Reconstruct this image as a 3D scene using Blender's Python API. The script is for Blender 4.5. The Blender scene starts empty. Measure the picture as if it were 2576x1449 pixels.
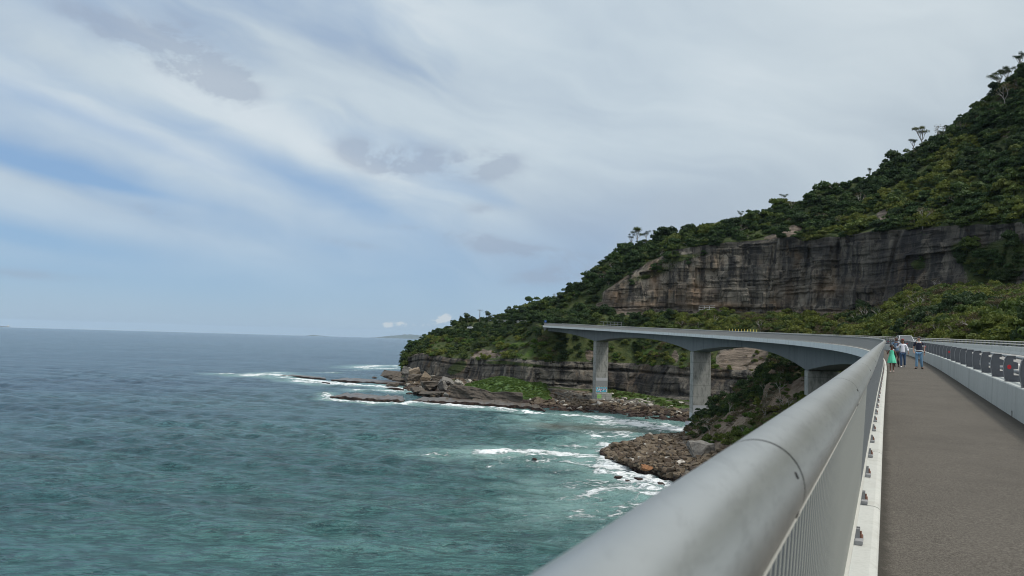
import bpy, bmesh, math, random
import numpy as np
from mathutils import Vector, Matrix
rnd = random.Random(7)
S = bpy.context.scene
COL = S.collection
# ------------------------------------------------------------------ camera
F, IW, IH = 1935.0, 2576.0, 1449.0          # focal length and picture size in the photo's pixels
HC = 31.0                                   # camera height above the sea
PITCH, ROLL = math.atan(129 / F), math.radians(1.675)
cam_d = bpy.data.cameras.new('camera'); cam = bpy.data.objects.new('camera', cam_d); COL.objects.link(cam)
cam_d.sensor_width = 36; cam_d.lens = F / IW * 36
cam_d.clip_start = 0.05; cam_d.clip_end = 90000
fw = np.array([0, math.cos(PITCH), math.sin(PITCH)]); up0 = np.array([0, -math.sin(PITCH), math.cos(PITCH)]); X0 = np.array([1., 0, 0])
RR = math.cos(ROLL) * X0 + math.sin(ROLL) * up0
UU = -math.sin(ROLL) * X0 + math.cos(ROLL) * up0
CC = np.array([0, 0, HC])
mw = Matrix(((RR[0], UU[0], -fw[0], 0), (RR[1], UU[1], -fw[1], 0), (RR[2], UU[2], -fw[2], HC), (0, 0, 0, 1)))
cam.matrix_world = mw
cam_d.dof.use_dof = True; cam_d.dof.focus_distance = 45; cam_d.dof.aperture_fstop = 7.0
S.camera = cam
S.view_settings.view_transform = 'Standard'; S.view_settings.look = 'None'
S.view_settings.exposure = 0.0; S.view_settings.gamma = 1.0
S.cycles.max_bounces = 5; S.cycles.diffuse_bounces = 2; S.cycles.glossy_bounces = 3; S.cycles.transparent_max_bounces = 6
S.cycles.volume_bounces = 0; S.cycles.filter_width = 1.05

def ray(x, y):
    x = np.asarray(x, float); y = np.asarray(y, float)
    return ((x - IW / 2) / F)[..., None] * RR + (-(y - IH / 2) / F)[..., None] * UU + fw
def atz(x, y, z=0.0):
    d = ray(x, y); return CC + d * ((z - HC) / d[..., 2])[..., None]
def aty(x, y, Y):
    d = ray(x, y); return CC + d * (np.asarray(Y) / d[..., 1])[..., None]
def proj(P):
    d = np.asarray(P, float) - CC; z = d @ fw
    return np.stack([IW / 2 + F * (d @ RR) / z, IH / 2 - F * (d @ UU) / z], -1)
def azel(x, y):
    d = ray(x, y); d = d / np.linalg.norm(d)
    return math.atan2(d[0], d[1]), math.asin(d[2])

# ------------------------------------------------------------------ node helper
class NT:
    def __init__(s, nt): s.t = nt; s.L = nt.links
    def n(s, typ, ins=None, **pr):
        o = s.t.nodes.new(typ)
        for k, v in pr.items(): setattr(o, k, v)
        for k, v in (ins or {}).items(): s.set(o.inputs[k], v)
        return o
    def set(s, sock, v):
        if isinstance(v, bpy.types.NodeSocket): s.L.new(v, sock)
        elif hasattr(sock.default_value, '__len__') and isinstance(v, (tuple, list)):
            n = len(sock.default_value); v = tuple(v)
            sock.default_value = (v + (1.0,))[:n] if len(v) < n else v[:n]
        elif hasattr(sock.default_value, '__len__'): sock.default_value = [v] * 3 + ([1.0] if len(sock.default_value) == 4 else [])
        else: sock.default_value = v
    def m(s, op, a, b=0.0, c=0.0, clamp=False):
        o = s.t.nodes.new('ShaderNodeMath'); o.operation = op; o.use_clamp = clamp
        for i, v in enumerate((a, b, c)): s.set(o.inputs[i], v)
        return o.outputs[0]
    def add(s, a, b): return s.m('ADD', a, b)
    def sub(s, a, b): return s.m('SUBTRACT', a, b)
    def mul(s, a, b): return s.m('MULTIPLY', a, b)
    def mix(s, f, a, b, bt='MIX'):
        o = s.t.nodes.new('ShaderNodeMix'); o.data_type = 'RGBA'; o.blend_type = bt; o.clamp_factor = True
        s.set(o.inputs[0], f); s.set(o.inputs[6], a); s.set(o.inputs[7], b); return o.outputs[2]
    def ss(s, v, a, b, lo=0.0, hi=1.0):
        o = s.t.nodes.new('ShaderNodeMapRange'); o.interpolation_type = 'SMOOTHSTEP'
        for i, q in enumerate((v, a, b, lo, hi)): s.set(o.inputs[i], q)
        return o.outputs[0]
    def noise(s, vec, scale=1.0, det=4.0, rough=0.5, dist=0.0, col=False):
        o = s.n('ShaderNodeTexNoise'); s.L.new(vec, o.inputs['Vector'])
        for k, v in (('Scale', scale), ('Detail', det), ('Roughness', rough), ('Distortion', dist)): s.set(o.inputs[k], v)
        return o.outputs['Color' if col else 'Fac']
    def mapv(s, vec, scale=(1, 1, 1), loc=(0, 0, 0), rot=(0, 0, 0)):
        o = s.n('ShaderNodeMapping'); s.L.new(vec, o.inputs['Vector'])
        o.inputs['Scale'].default_value = scale; o.inputs['Location'].default_value = loc; o.inputs['Rotation'].default_value = rot
        return o.outputs[0]
    def xyz(s, x, y, z): return s.n('ShaderNodeCombineXYZ', {0: x, 1: y, 2: z}).outputs[0]
    def sep(s, v):
        o = s.n('ShaderNodeSeparateXYZ', {0: v}); return o.outputs[0], o.outputs[1], o.outputs[2]
    def ramp(s, f, stops):
        o = s.n('ShaderNodeValToRGB'); s.L.new(f, o.inputs[0]); e = o.color_ramp.elements
        while len(e) < len(stops): e.new(0.5)
        for i, (p, c) in enumerate(stops): e[i].position = p; e[i].color = (*c, 1) if len(c) == 3 else c
        return o.outputs[0]

# ------------------------------------------------------------------ sky and sun
SUN_EL, SUN_AZ = math.radians(58), math.radians(118)      # azimuth from +Y (view direction) towards +X (right)
w = bpy.data.worlds.new('World'); S.world = w; w.use_nodes = True
N = NT(w.node_tree); w.node_tree.nodes.clear()
out = N.n('ShaderNodeOutputWorld')
bg = N.n('ShaderNodeBackground', {'Strength': 0.1}); N.L.new(bg.outputs[0], out.inputs[0])
sky = N.n('ShaderNodeTexSky'); sky.sky_type = 'NISHITA'; sky.sun_disc = False
sky.sun_elevation = SUN_EL; sky.sun_rotation = SUN_AZ; sky.altitude = 30; sky.air_density = 1.0; sky.dust_density = 0.6; sky.ozone_density = 1.3
geo = N.n('ShaderNodeTexCoord').outputs['Generated']
dx, dy, dz = N.sep(geo)
az = N.m('ARCTAN2', dx, dy); el = N.m('ARCSINE', dz)
elc = N.m('MAXIMUM', el, 0.0)
skyv = N.xyz(N.mul(dx, 1), dy, N.m('MAXIMUM', dz, 0.004)); N.L.new(skyv, sky.inputs[0])
skc = N.mix(0.72, sky.outputs[0], N.ramp(N.mul(elc, 1.6), [(0.0, (3.0, 4.8, 6.9)), (0.12, (2.3, 4.2, 6.8)), (0.4, (1.75, 3.6, 6.8)), (1.0, (1.2, 2.7, 5.8))]))
v0 = N.xyz(az, el, 0.0)
# slightly sheared streak frame: bands run gently down to the right on the left half
warp = N.noise(N.mapv(v0, (2.2, 4.0, 1), (3.1, 1.7, 0)), 1.0, 3, 0.55, col=True)
wv = N.n('ShaderNodeVectorMath', {0: warp, 1: (0.5, 0.5, 0.5)}, operation='SUBTRACT').outputs[0]
wv = N.n('ShaderNodeVectorMath', {0: wv}, operation='SCALE'); wv.inputs['Scale'].default_value = 0.22; wv = wv.outputs[0]
vw = N.n('ShaderNodeVectorMath', {0: v0, 1: wv}, operation='ADD').outputs[0]
rot = N.mapv(vw, (1, 1, 1), (0, 0, 0), (0, 0, math.radians(17)))
streak = N.noise(N.mapv(rot, (1.5, 8.5, 1), (5.3, 2.2, 0)), 1.0, 5, 0.52)
fine = N.noise(N.mapv(rot, (6, 17, 1), (1.3, 7.2, 0)), 1.0, 6, 0.6)
big = N.noise(N.mapv(vw, (2.0, 3.2, 1), (9.3, 4.4, 0)), 1.0, 4, 0.5)
def gauss(x, y, sx, sy, ang=0.0, amp=1.0):
    a0, e0 = azel(x, y); a = math.radians(ang); ca, sa = math.cos(a), math.sin(a)
    u = N.sub(az, a0); v = N.sub(el, e0)
    p = N.add(N.mul(u, ca * F / sx), N.mul(v, -sa * F / sx)); q = N.add(N.mul(u, sa * F / sy), N.mul(v, ca * F / sy))
    d = N.add(N.mul(p, p), N.mul(q, q))
    return N.mul(N.m('EXPONENT', N.mul(d, -1.0)), amp)
def total(lst):
    r = lst[0]
    for q in lst[1:]: r = N.add(r, q)
    return r
# ang: positive tilts down to the right in the picture
gaps = total([gauss(60, 395, 330, 30, 6, .5), gauss(300, 470, 200, 14, 7, .4), gauss(640, 400, 330, 42, 25, .3), gauss(930, 520, 260, 34, 22, .3), gauss(40, 590, 220, 24, 8, .7),
              gauss(300, 760, 700, 75, 3, .42), gauss(700, 600, 300, 30, 8, .12), gauss(300, 330, 330, 22, 15, .35), gauss(150, 690, 420, 28, 4, .3), gauss(1250, 500, 160, 30, 16, .25), gauss(180, 215, 280, 24, 16, .12)])
whites = total([gauss(90, 490, 260, 34, 16, .5), gauss(560, 610, 420, 34, 10, .35), gauss(560, 290, 460, 42, 17, .3), gauss(1000, 250, 300, 90, 12, .25), gauss(160, 150, 400, 70, 8, .2)])
cov = N.add(N.add(N.mul(N.sub(streak, 0.5), 1.25), .24), N.mul(N.sub(fine, 0.5), 0.5))
cov = N.add(cov, N.mul(N.sub(big, 0.5), 0.6))
cov = N.add(cov, N.ss(az, -0.12, 0.10, 0.55, 1.35))
cov = N.sub(N.add(cov, whites), gaps)
cov = N.m('MAXIMUM', N.m('MINIMUM', cov, 1.0), 0.16)
cov = N.mul(cov, N.m('MAXIMUM', N.ss(elc, 0.0, 0.21, 0.12, 1.0), N.ss(az, -.02, .2, 0., 1.)))
# cloud brightness
lum = N.add(N.mul(N.sub(streak, .5), 0.9), N.mul(N.sub(big, .5), 0.5))
lum = N.add(lum, N.mul(N.sub(fine, .5), 0.3))
lum = N.add(lum, total([gauss(1250, 330, 520, 130, 6, .10), gauss(850, 380, 420, 60, 18, .18), gauss(60, 250, 420, 90, 10, .12), gauss(2350, 60, 500, 170, 0, .12), gauss(1000, 60, 300, 80, 0, .10), gauss(1300, 350, 120, 120, 0, .08),
                        gauss(900, 120, 260, 60, 12, -.22), gauss(600, 110, 200, 50, 20, -.15), gauss(90, 490, 260, 34, 16, .15), gauss(560, 290, 460, 42, 17, .15), gauss(560, 620, 460, 40, 10, .12), gauss(1950, 480, 700, 130, -15, -.24), gauss(1500, 260, 420, 200, 0, -.12), gauss(1600, 690, 300, 70, 0, -.10), gauss(1500, 150, 300, 150, 0, -.04)]))
cc = N.ramp(N.add(lum, 0.5), [(0.0, (3.6, 4.3, 5.4)), (0.35, (4.6, 5.5, 6.4)), (0.6, (5.8, 6.7, 7.3)), (1.0, (7.6, 8.2, 8.5))])
warm = N.ss(az, 0.05, 0.55, 0.0, 1.0)
cc = N.mix(N.mul(warm, 0.8), cc, N.ramp(N.add(lum, 0.5), [(0.0, (4.2, 4.85, 5.2)), (0.4, (5.4, 6.1, 6.5)), (1.0, (7.5, 8.2, 8.4))]))
# brighter veil towards the sun and overhead, behind the camera
ov = N.ss(dz, 0.35, 0.95); bh = N.ss(dy, 0.35, -0.7)
cc = N.mix(N.m('MAXIMUM', ov, bh), cc, (9.8, 10.3, 10.4))
cov2 = N.mul(cov, .93)
sdv = (math.sin(SUN_AZ) * math.cos(SUN_EL), math.cos(SUN_AZ) * math.cos(SUN_EL), math.sin(SUN_EL))
lobe = N.m('POWER', N.m('MAXIMUM', N.n('ShaderNodeVectorMath', {0: geo, 1: sdv}, operation='DOT_PRODUCT').outputs['Value'], 0.0), 12.0)
cc = N.mix(1.0, cc, N.mix(lobe, (0, 0, 0), (16.0, 15.2, 14.0)), 'ADD')
colr = N.mix(N.m('MAXIMUM', cov2, N.mul(N.m('MAXIMUM', ov, bh), .8)), skc, cc)
# darker ragged scraps of low cloud
rag = N.noise(N.mapv(vw, (13, 24, 1), (2.2, 8.1, 0), (0, 0, math.radians(-14))), 1.0, 7, 0.66)
dk = total([gauss(330, 95, 170, 30, 14, .9), gauss(480, 140, 130, 60, 24, 1.0), gauss(575, 205, 70, 40, 30, .7), gauss(930, 395, 90, 38, 12, .9), gauss(1090, 405, 130, 40, 4, .75), gauss(1245, 415, 80, 38, -8, .7),
            gauss(1300, 628, 150, 20, 4, .9), gauss(1400, 690, 150, 34, -6, .6), gauss(400, 537, 55, 12, 14, .7), gauss(1215, 525, 55, 16, 0, .5), gauss(1180, 592, 90, 14, 3, .45), gauss(870, 610, 100, 12, 6, .4), gauss(1000, 570, 70, 10, 0, .35), gauss(60, 690, 140, 14, 0, .4)])
dkf = N.m('MINIMUM', N.mul(N.ss(dk, .0, .9), N.ss(rag, 0.36, 0.62)), 0.52)
colr = N.mix(dkf, colr, (3.2, 3.85, 5.0))
# small heaped clouds just above the horizon
puff = N.noise(N.mapv(v0, (80, 120, 1), (4.2, 3.1, 0)), 1.0, 5, 0.6)
pf = total([gauss(970, 817, 12, 6, 0, .75), gauss(1000, 814, 16, 8, 0, .75), gauss(1120, 799, 17, 10, 0, .8), gauss(1108, 806, 30, 5, 0, .4), gauss(1095, 808, 18, 6, 0, .5), gauss(1060, 818, 60, 6, 0, .30)])
colr = N.mix(N.m('MINIMUM', N.mul(N.ss(pf, .05, .4), N.ss(N.add(pf, N.mul(N.sub(puff, .5), 2.6)), 0.25, 0.85)), .65), colr, (6.9, 7.15, 7.2))
N.L.new(colr, bg.inputs[0])

sun_d = bpy.data.lights.new('sun', 'SUN'); sun = bpy.data.objects.new('sun', sun_d); COL.objects.link(sun)
sun_d.energy = 2.3; sun_d.angle = math.radians(5); sun_d.color = (1.0, 0.95, 0.88)
sd = Vector((math.sin(SUN_AZ) * math.cos(SUN_EL), math.cos(SUN_AZ) * math.cos(SUN_EL), math.sin(SUN_EL)))
sun.rotation_euler = (-sd).to_track_quat('-Z', 'Y').to_euler()
# The sky lamp directions agree: Nishita rotation is measured clockwise from +Y seen from above.

# ------------------------------------------------------------------ object helpers
def tag(o, label=None, cat=None, group=None, kind=None):
    if label: o['label'] = label
    if cat: o['category'] = cat
    if group: o['group'] = group
    if kind: o['kind'] = kind
    return o
def empty(name, loc=(0, 0, 0), rz=0.0):
    o = bpy.data.objects.new(name, None); o.location = loc; o.rotation_euler = (0, 0, rz); o.empty_display_size = 0.2
    COL.objects.link(o); return o
def link(name, me, mat=None, parent=None, smooth=False):
    o = bpy.data.objects.new(name, me); COL.objects.link(o)
    if mat is not None:
        for q in (mat if isinstance(mat, (list, tuple)) else [mat]): me.materials.append(q)
    if parent is not None: o.parent = parent
    if smooth: me.polygons.foreach_set('use_smooth', [True] * len(me.polygons))
    return o
def mesh_np(name, V, Fc):
    V = np.asarray(V, np.float32).reshape(-1, 3); me = bpy.data.meshes.new(name)
    if isinstance(Fc, np.ndarray):
        k = Fc.shape[1]; n = len(Fc)
        me.vertices.add(len(V)); me.vertices.foreach_set('co', V.ravel())
        me.loops.add(n * k); me.loops.foreach_set('vertex_index', Fc.astype(np.int32).ravel())
        me.polygons.add(n); me.polygons.foreach_set('loop_start', np.arange(n, dtype=np.int32) * k)
        me.update(calc_edges=True); me.validate()
    else:
        me.from_pydata([tuple(map(float, v)) for v in V], [], [tuple(f) for f in Fc]); me.update()
    return me
def attr(me, name, vals):
    a = me.attributes.new(name, 'FLOAT', 'POINT'); a.data.foreach_set('value', np.asarray(vals, np.float32).ravel())
class MB:
    """collects shapes for one mesh"""
    def __init__(s): s.v = []; s.f = []; s.mi = []
    def raw(s, V, Fc, mi=0):
        b = len(s.v); s.v += [tuple(map(float, q)) for q in V]; s.f += [tuple(b + i for i in q) for q in Fc]; s.mi += [mi] * len(Fc); return s
    def box(s, c, d, M=None, mi=0, bev=0.0):
        x, y, z = d[0] / 2, d[1] / 2, d[2] / 2
        if bev > 0:
            bm = bmesh.new(); bmesh.ops.create_cube(bm, size=1)
            for v in bm.verts: v.co = Vector((v.co.x * d[0], v.co.y * d[1], v.co.z * d[2]))
            bmesh.ops.bevel(bm, geom=bm.edges[:], offset=bev, segments=2, affect='EDGES')
            V = [v.co.copy() for v in bm.verts]; bm.verts.index_update(); Fc = [[v.index for v in f.verts] for f in bm.faces]; bm.free()
        else:
            V = [Vector((sx * x, sy * y, sz * z)) for sx in (-1, 1) for sy in (-1, 1) for sz in (-1, 1)]
            Fc = [(0, 1, 3, 2), (4, 6, 7, 5), (0, 4, 5, 1), (2, 3, 7, 6), (0, 2, 6, 4), (1, 5, 7, 3)]
        if M is None: M = Matrix.Identity(4)
        V = [(M @ (v + Vector(c)) ) for v in V]
        return s.raw(V, Fc, mi)
    def tube(s, pts, r, n=8, cap=True, mi=0):
        pts = [Vector(p) for p in pts]; rs = r if isinstance(r, (list, tuple)) else [r] * len(pts)
        V = []; Fc = []; ref = None
        for i, p in enumerate(pts):
            t = (pts[min(i + 1, len(pts) - 1)] - pts[max(i - 1, 0)]).normalized()
            if ref is None: ref = Vector((0, 0, 1)) if abs(t.z) < .9 else Vector((1, 0, 0))
            a = t.cross(ref).normalized(); b = t.cross(a).normalized()
            for k in range(n):
                an = 2 * math.pi * k / n; V.append(p + (a * math.cos(an) + b * math.sin(an)) * rs[i])
        for i in range(len(pts) - 1):
            for k in range(n):
                k2 = (k + 1) % n; Fc.append((i * n + k, i * n + k2, (i + 1) * n + k2, (i + 1) * n + k))
        if cap: Fc.append(tuple(range(n))[::-1]); Fc.append(tuple((len(pts) - 1) * n + k for k in range(n)))
        return s.raw(V, Fc, mi)
    def build(s, name, mat=None, parent=None, smooth=False):
        me = bpy.data.meshes.new(name); me.from_pydata(s.v, [], s.f)
        o = link(name, me, mat, parent, smooth)
        if any(s.mi): me.polygons.foreach_set('material_index', s.mi)
        bm = bmesh.new(); bm.from_mesh(me); bmesh.ops.recalc_face_normals(bm, faces=bm.faces[:]); bm.to_mesh(me); bm.free()
        me.update(); return o
# value noise in numpy
def _h(ix, iy, iz, seed):
    n = (ix * 374761393 + iy * 668265263 + iz * 2147483647 + seed * 1274126177) & 0xFFFFFFFF
    n = ((n ^ (n >> 13)) * 1274126177) & 0xFFFFFFFF
    return ((n ^ (n >> 16)) & 0xFFFF) / 65535.0
def vnoise(P, seed=0):
    P = np.asarray(P, float); i = np.floor(P).astype(np.int64); f = P - i; f = f * f * (3 - 2 * f); r = 0
    for a in (0, 1):
        for b in (0, 1):
            for c in (0, 1):
                wt = (f[..., 0] if a else 1 - f[..., 0]) * (f[..., 1] if b else 1 - f[..., 1]) * (f[..., 2] if c else 1 - f[..., 2])
                r = r + wt * _h(i[..., 0] + a, i[..., 1] + b, i[..., 2] + c, seed)
    return r * 2 - 1
def fbm(P, oct=4, seed=0, gain=.5):
    r = 0; a = 1.0; P = np.asarray(P, float)
    for k in range(oct): r = r + a * vnoise(P * 2 ** k + 17.3 * k, seed + k); a *= gain
    return r
# ------------------------------------------------------------------ materials
MAT = {}
def newmat(name):
    m = bpy.data.materials.new(name); m.use_nodes = True; m.node_tree.nodes.clear(); N = NT(m.node_tree)
    o = N.n('ShaderNodeOutputMaterial'); b = N.n('ShaderNodeBsdfPrincipled'); N.L.new(b.outputs[0], o.inputs[0]); MAT[name] = m
    return m, N, b, o
def bump(N, b, h, st=0.5, dist=0.1):
    q = N.n('ShaderNodeBump', {'Strength': st, 'Distance': dist, 'Height': h}); N.L.new(q.outputs[0], b.inputs['Normal'])
def pos(N): return N.n('ShaderNodeNewGeometry').outputs['Position']
def objc(N): return N.n('ShaderNodeTexCoord').outputs['Object']
def simple(name, col, rough=0.6, metal=0.0, var=0.15, sc=3.0, bs=0.0, obj=True, spec=None):
    m, N, b, o = newmat(name); v = objc(N) if obj else pos(N)
    n = N.noise(v, sc, 5, .6)
    c = N.mix(n, tuple(max(0, q * (1 - var)) for q in col), tuple(q * (1 + var) for q in col))
    N.set(b.inputs['Base Color'], c); b.inputs['Roughness'].default_value = rough; b.inputs['Metallic'].default_value = metal
    if spec is not None: b.inputs['Specular IOR Level'].default_value = spec
    if bs: bump(N, b, N.noise(v, sc * 6, 4, .6), bs, 0.01)
    return m
def concrete(name, lo, hi, dark, stain=0.5, streak=(1.2, 1.2, .06), fine=14.0):
    m, N, b, o = newmat(name); v = pos(N)
    n1 = N.noise(v, .35, 5, .6); n2 = N.noise(N.mapv(v, streak), 1.0, 5, .65); n3 = N.noise(v, fine, 4, .6)
    c = N.mix(n1, lo, hi); c = N.mix(N.mul(N.ss(n2, .48, .75), stain), c, dark)
    c = N.mix(N.mul(N.ss(n3, .35, .8), .25), c, tuple(q * .6 for q in lo))
    N.set(b.inputs['Base Color'], c); b.inputs['Roughness'].default_value = .85; bump(N, b, n3, .25, .01)
    return m
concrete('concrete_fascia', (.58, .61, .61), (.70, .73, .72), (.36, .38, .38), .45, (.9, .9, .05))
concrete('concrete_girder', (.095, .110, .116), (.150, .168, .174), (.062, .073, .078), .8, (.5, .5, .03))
concrete('concrete_barrier', (.37, .395, .38), (.46, .485, .465), (.22, .235, .225), .6, (2.6, 2.6, .12))
concrete('concrete_kerb', (.42, .43, .40), (.54, .545, .51), (.30, .29, .25), .45, (3, 3, 3), 30)
# pier: lift lines and dark wash on the lower shafts
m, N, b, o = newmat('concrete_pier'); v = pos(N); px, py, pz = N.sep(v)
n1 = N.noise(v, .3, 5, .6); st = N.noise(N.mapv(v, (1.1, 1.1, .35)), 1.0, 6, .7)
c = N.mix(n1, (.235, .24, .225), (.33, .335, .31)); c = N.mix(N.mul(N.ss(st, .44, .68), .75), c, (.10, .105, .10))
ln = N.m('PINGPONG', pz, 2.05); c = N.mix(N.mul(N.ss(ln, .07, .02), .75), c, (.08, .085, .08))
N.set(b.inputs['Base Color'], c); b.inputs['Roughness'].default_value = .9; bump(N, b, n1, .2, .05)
simple('pier_paint', (.36, .38, .40), .8, var=.05)
simple('pier_paint_dark', (.20, .215, .22), .8, var=.06)
simple('spray_blue', (.06, .36, .50), .7); simple('spray_pink', (.55, .25, .38), .7); simple('spray_white', (.72, .75, .74), .7)
simple('spray_black', (.02, .02, .03), .7); simple('spray_green', (.22, .50, .10), .7)
# asphalt footpath
def asphalt(name, a, bcol, sc=90, grime_shade=False):
    m, N, b, o = newmat(name); v = pos(N)
    g = N.add(N.mul(N.noise(v, sc, 3, .75), .68), N.mul(N.ss(N.noise(v, sc * .5, 3, .8), .35, .65), .32)); g2 = N.noise(v, .8, 5, .6); g3 = N.noise(N.mapv(v, (1, 1, 1)), 7, 4, .6)
    c = N.mix(N.ss(g, .25, .75), a, bcol); c = N.mix(N.mul(N.ss(g2, .35, .75), .35), c, tuple(q * .72 for q in a)); c = N.mix(N.mul(g3, .2), c, tuple(q * 1.25 for q in bcol))
    vo = N.n('ShaderNodeTexVoronoi', {'Vector': v, 'Scale': sc * 1.3}).outputs['Distance']
    c = N.mix(N.mul(N.ss(vo, .16, .05), .35), c, tuple(min(1, q * 2.2) for q in bcol))
    N.set(b.inputs['Base Color'], c); b.inputs['Roughness'].default_value = .9; b.inputs['Specular IOR Level'].default_value = .3
    if grime_shade:
        gm_ = A(N, 'grime_shade'); c = N.mix(N.mul(N.ss(N.add(gm_, N.mul(N.sub(g3, .5), .9)), .35, .9), .8), c, (.030, .027, .021)); N.set(b.inputs['Base Color'], c)  # kerb-edge grime, plus the barrier's shadow band painted into the asphalt
    bump(N, b, g, .7, .006); return m
def A(N, name): return N.n('ShaderNodeAttribute', attribute_name=name).outputs['Fac']
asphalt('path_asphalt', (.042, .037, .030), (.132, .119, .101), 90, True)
asphalt('road_asphalt', (.20, .195, .185), (.30, .295, .28), 60)
simple('road_paint', (.78, .78, .76), .6, var=.08, sc=20)
# stainless steel tube
m, N, b, o = newmat('steel_tube'); v = objc(N)
n1 = N.noise(v, 2.2, 5, .6); n2 = N.noise(v, 24, 4, .6); n3 = N.noise(N.mapv(v, (90, 90, 90)), 1, 2, .5)
sm = N.noise(N.mapv(v, (1.2, 1.2, 1.2), (3, 2, 0)), 1.0, 3, .6); sc2 = N.noise(N.mapv(v, (26, 1.6, 70), (0, 0, 0), (0, 0, .45)), 1.0, 4, .7)
c = N.mix(N.ss(n1, .3, .7), (.50, .50, .475), (.55, .55, .525)); c = N.mix(N.mul(N.ss(n2, .48, .75), .16), c, (.40, .40, .37)); c = N.mix(N.mul(N.ss(sc2, .48, .66), .32), c, (.30, .30, .285)); c = N.mix(N.mul(N.ss(sm, .52, .7), .08), c, (.42, .415, .38))
N.set(b.inputs['Base Color'], c); b.inputs['Metallic'].default_value = .95
N.set(b.inputs['Roughness'], N.add(.27, N.add(N.mul(n1, .05), N.add(N.mul(n3, .05), N.mul(sc2, .06))))); bump(N, b, n2, .06, .003)
simple('steel_dark', (.03, .03, .03), .6, .6)
simple('steel_blade', (.36, .37, .375), .45, .55, var=.08, sc=6)
simple('steel_strip', (.60, .59, .53), .5, .3)
simple('steel_rail', (.26, .275, .28), .45, .5)
simple('post_paint', (.085, .094, .108), .55, .1, var=.25, sc=5, bs=.2)
simple('post_edge', (.19, .205, .22), .55, .2, var=.2, sc=5)
simple('bolt_rust', (.20, .10, .07), .8); simple('plinth_grey', (.27, .275, .28), .85, bs=.3)
simple('reflector_red', (.50, .012, .02), .35)
simple('joint_dark', (.02, .02, .02), .9)

# rock of the cliffs: bedding by height, dark vertical water stains, ochre faces
def rock_nodes(N, v, scale=1.0, tone=1.0, warm=.5):
    wn = N.noise(v, .03 * scale, 3, .5)
    px, py, pz = N.sep(v)
    bed = N.xyz(N.mul(px, .10 * scale), N.mul(py, .10 * scale), N.add(N.mul(pz, .50 * scale), N.mul(wn, 2.0)))
    n_bed = N.noise(bed, 1.0, 6, .65)
    blk = N.noise(N.mapv(v, (.16 * scale, .16 * scale, .05 * scale)), 1.0, 5, .6)
    stain = N.noise(N.mapv(v, (.30 * scale, .30 * scale, .016 * scale)), 1.0, 5, .6)
    och = N.noise(N.mapv(v, (.05 * scale, .05 * scale, .04 * scale), (7, 3, 1)), 1.0, 4, .6)
    fine = N.noise(N.mapv(v, (1.6, 1.6, 3.2)), 1.0, 6, .7)
    vb = N.n('ShaderNodeTexVoronoi', {'Vector': N.mapv(N.xyz(N.add(px, N.mul(wn, 8.0)), py, pz), (.085 * scale, .085 * scale, .06 * scale)), 'Scale': 1.0}); cell = N.sep(vb.outputs['Color'])[0]
    vb2 = N.n('ShaderNodeTexVoronoi', {'Vector': N.mapv(v, (.38 * scale, .38 * scale, .30 * scale)), 'Scale': 1.0}); cell2 = N.sep(vb2.outputs['Color'])[0]
    f0 = N.add(N.add(N.mul(n_bed, .22), .20), N.add(N.mul(cell, .32), N.mul(cell2, .20)))
    c = N.ramp(f0, [(.2, (.040 * tone, .038 * tone, .034 * tone)), (.42, (.092 * tone, .083 * tone, .068 * tone)), (.6, (.158 * tone, .142 * tone, .116 * tone)), (.85, (.28 * tone, .255 * tone, .21 * tone))])
    c = N.mix(N.mul(N.ss(och, .5, .68), warm), c, (.20 * tone, .125 * tone, .066 * tone))
    c = N.mix(N.mul(N.ss(blk, .45, .7), .35), c, (.10 * tone, .098 * tone, .095 * tone))
    c = N.mix(N.mul(N.ss(stain, .46, .60), .84), c, (.022, .022, .023))
    vj = N.n('ShaderNodeTexVoronoi', {'Vector': N.mapv(N.xyz(N.add(px, N.mul(wn, 14.0)), py, pz), (.13 * scale, .13 * scale, .022 * scale)), 'Scale': 1.0}, feature='DISTANCE_TO_EDGE').outputs['Distance']
    c = N.mix(N.ss(vj, .022, .0, 0.0, .7), c, (.018, .018, .018))
    c = N.mix(N.mul(N.ss(fine, .5, .8), .35), c, (.19 * tone, .18 * tone, .165 * tone))
    h = N.add(N.mul(n_bed, 1.0), N.add(N.mul(fine, .6), N.add(N.mul(blk, .8), N.add(N.mul(cell, 1.2), N.mul(cell2, .5)))))
    return c, h
def A(N, name): return N.n('ShaderNodeAttribute', attribute_name=name).outputs['Fac']
m, N, b, o = newmat('terrain'); v = pos(N)
rc, rh = rock_nodes(N, v, 1.0, .98, .5)
veg = A(N, 'veg'); tan_ = A(N, 'scree'); gr = A(N, 'grass'); wet = A(N, 'wet'); och_ = A(N, 'ochre'); drk = A(N, 'stainy')
px, py, pz = N.sep(v)
n = N.noise(v, .25, 6, .65); nf = N.noise(v, 1.8, 5, .7)
soil = N.mix(N.ss(n, .35, .7), (.034, .056, .016), (.092, .108, .032)); soil = N.mix(N.mul(N.ss(och_, .1, .5), N.ss(nf, .35, .6)), soil, (.085, .060, .036)); soil = N.mix(N.mul(nf, .6), soil, (.022, .030, .012))
grass = N.mix(N.ss(n, .35, .65), (.045, .085, .016), (.085, .135, .022)); grass = N.mix(N.mul(N.ss(nf, .3, .7), .6), grass, (.03, .055, .012))
slab = N.noise(N.xyz(N.mul(px, .08), N.mul(py, .08), N.mul(pz, .9)), 1.0, 6, .7)
scree = N.mix(N.ss(slab, .38, .62), (.070, .056, .043), (.205, .168, .135))
c = N.mix(och_, rc, N.mix(N.ss(n, .4, .6), (.17, .115, .07), (.27, .20, .145)))
c = N.mix(N.mul(drk, N.ss(N.noise(N.mapv(v, (.12, .12, .03)), 1.0, 4, .6), .25, .55, 0, .85)), c, (.024, .024, .026))
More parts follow.
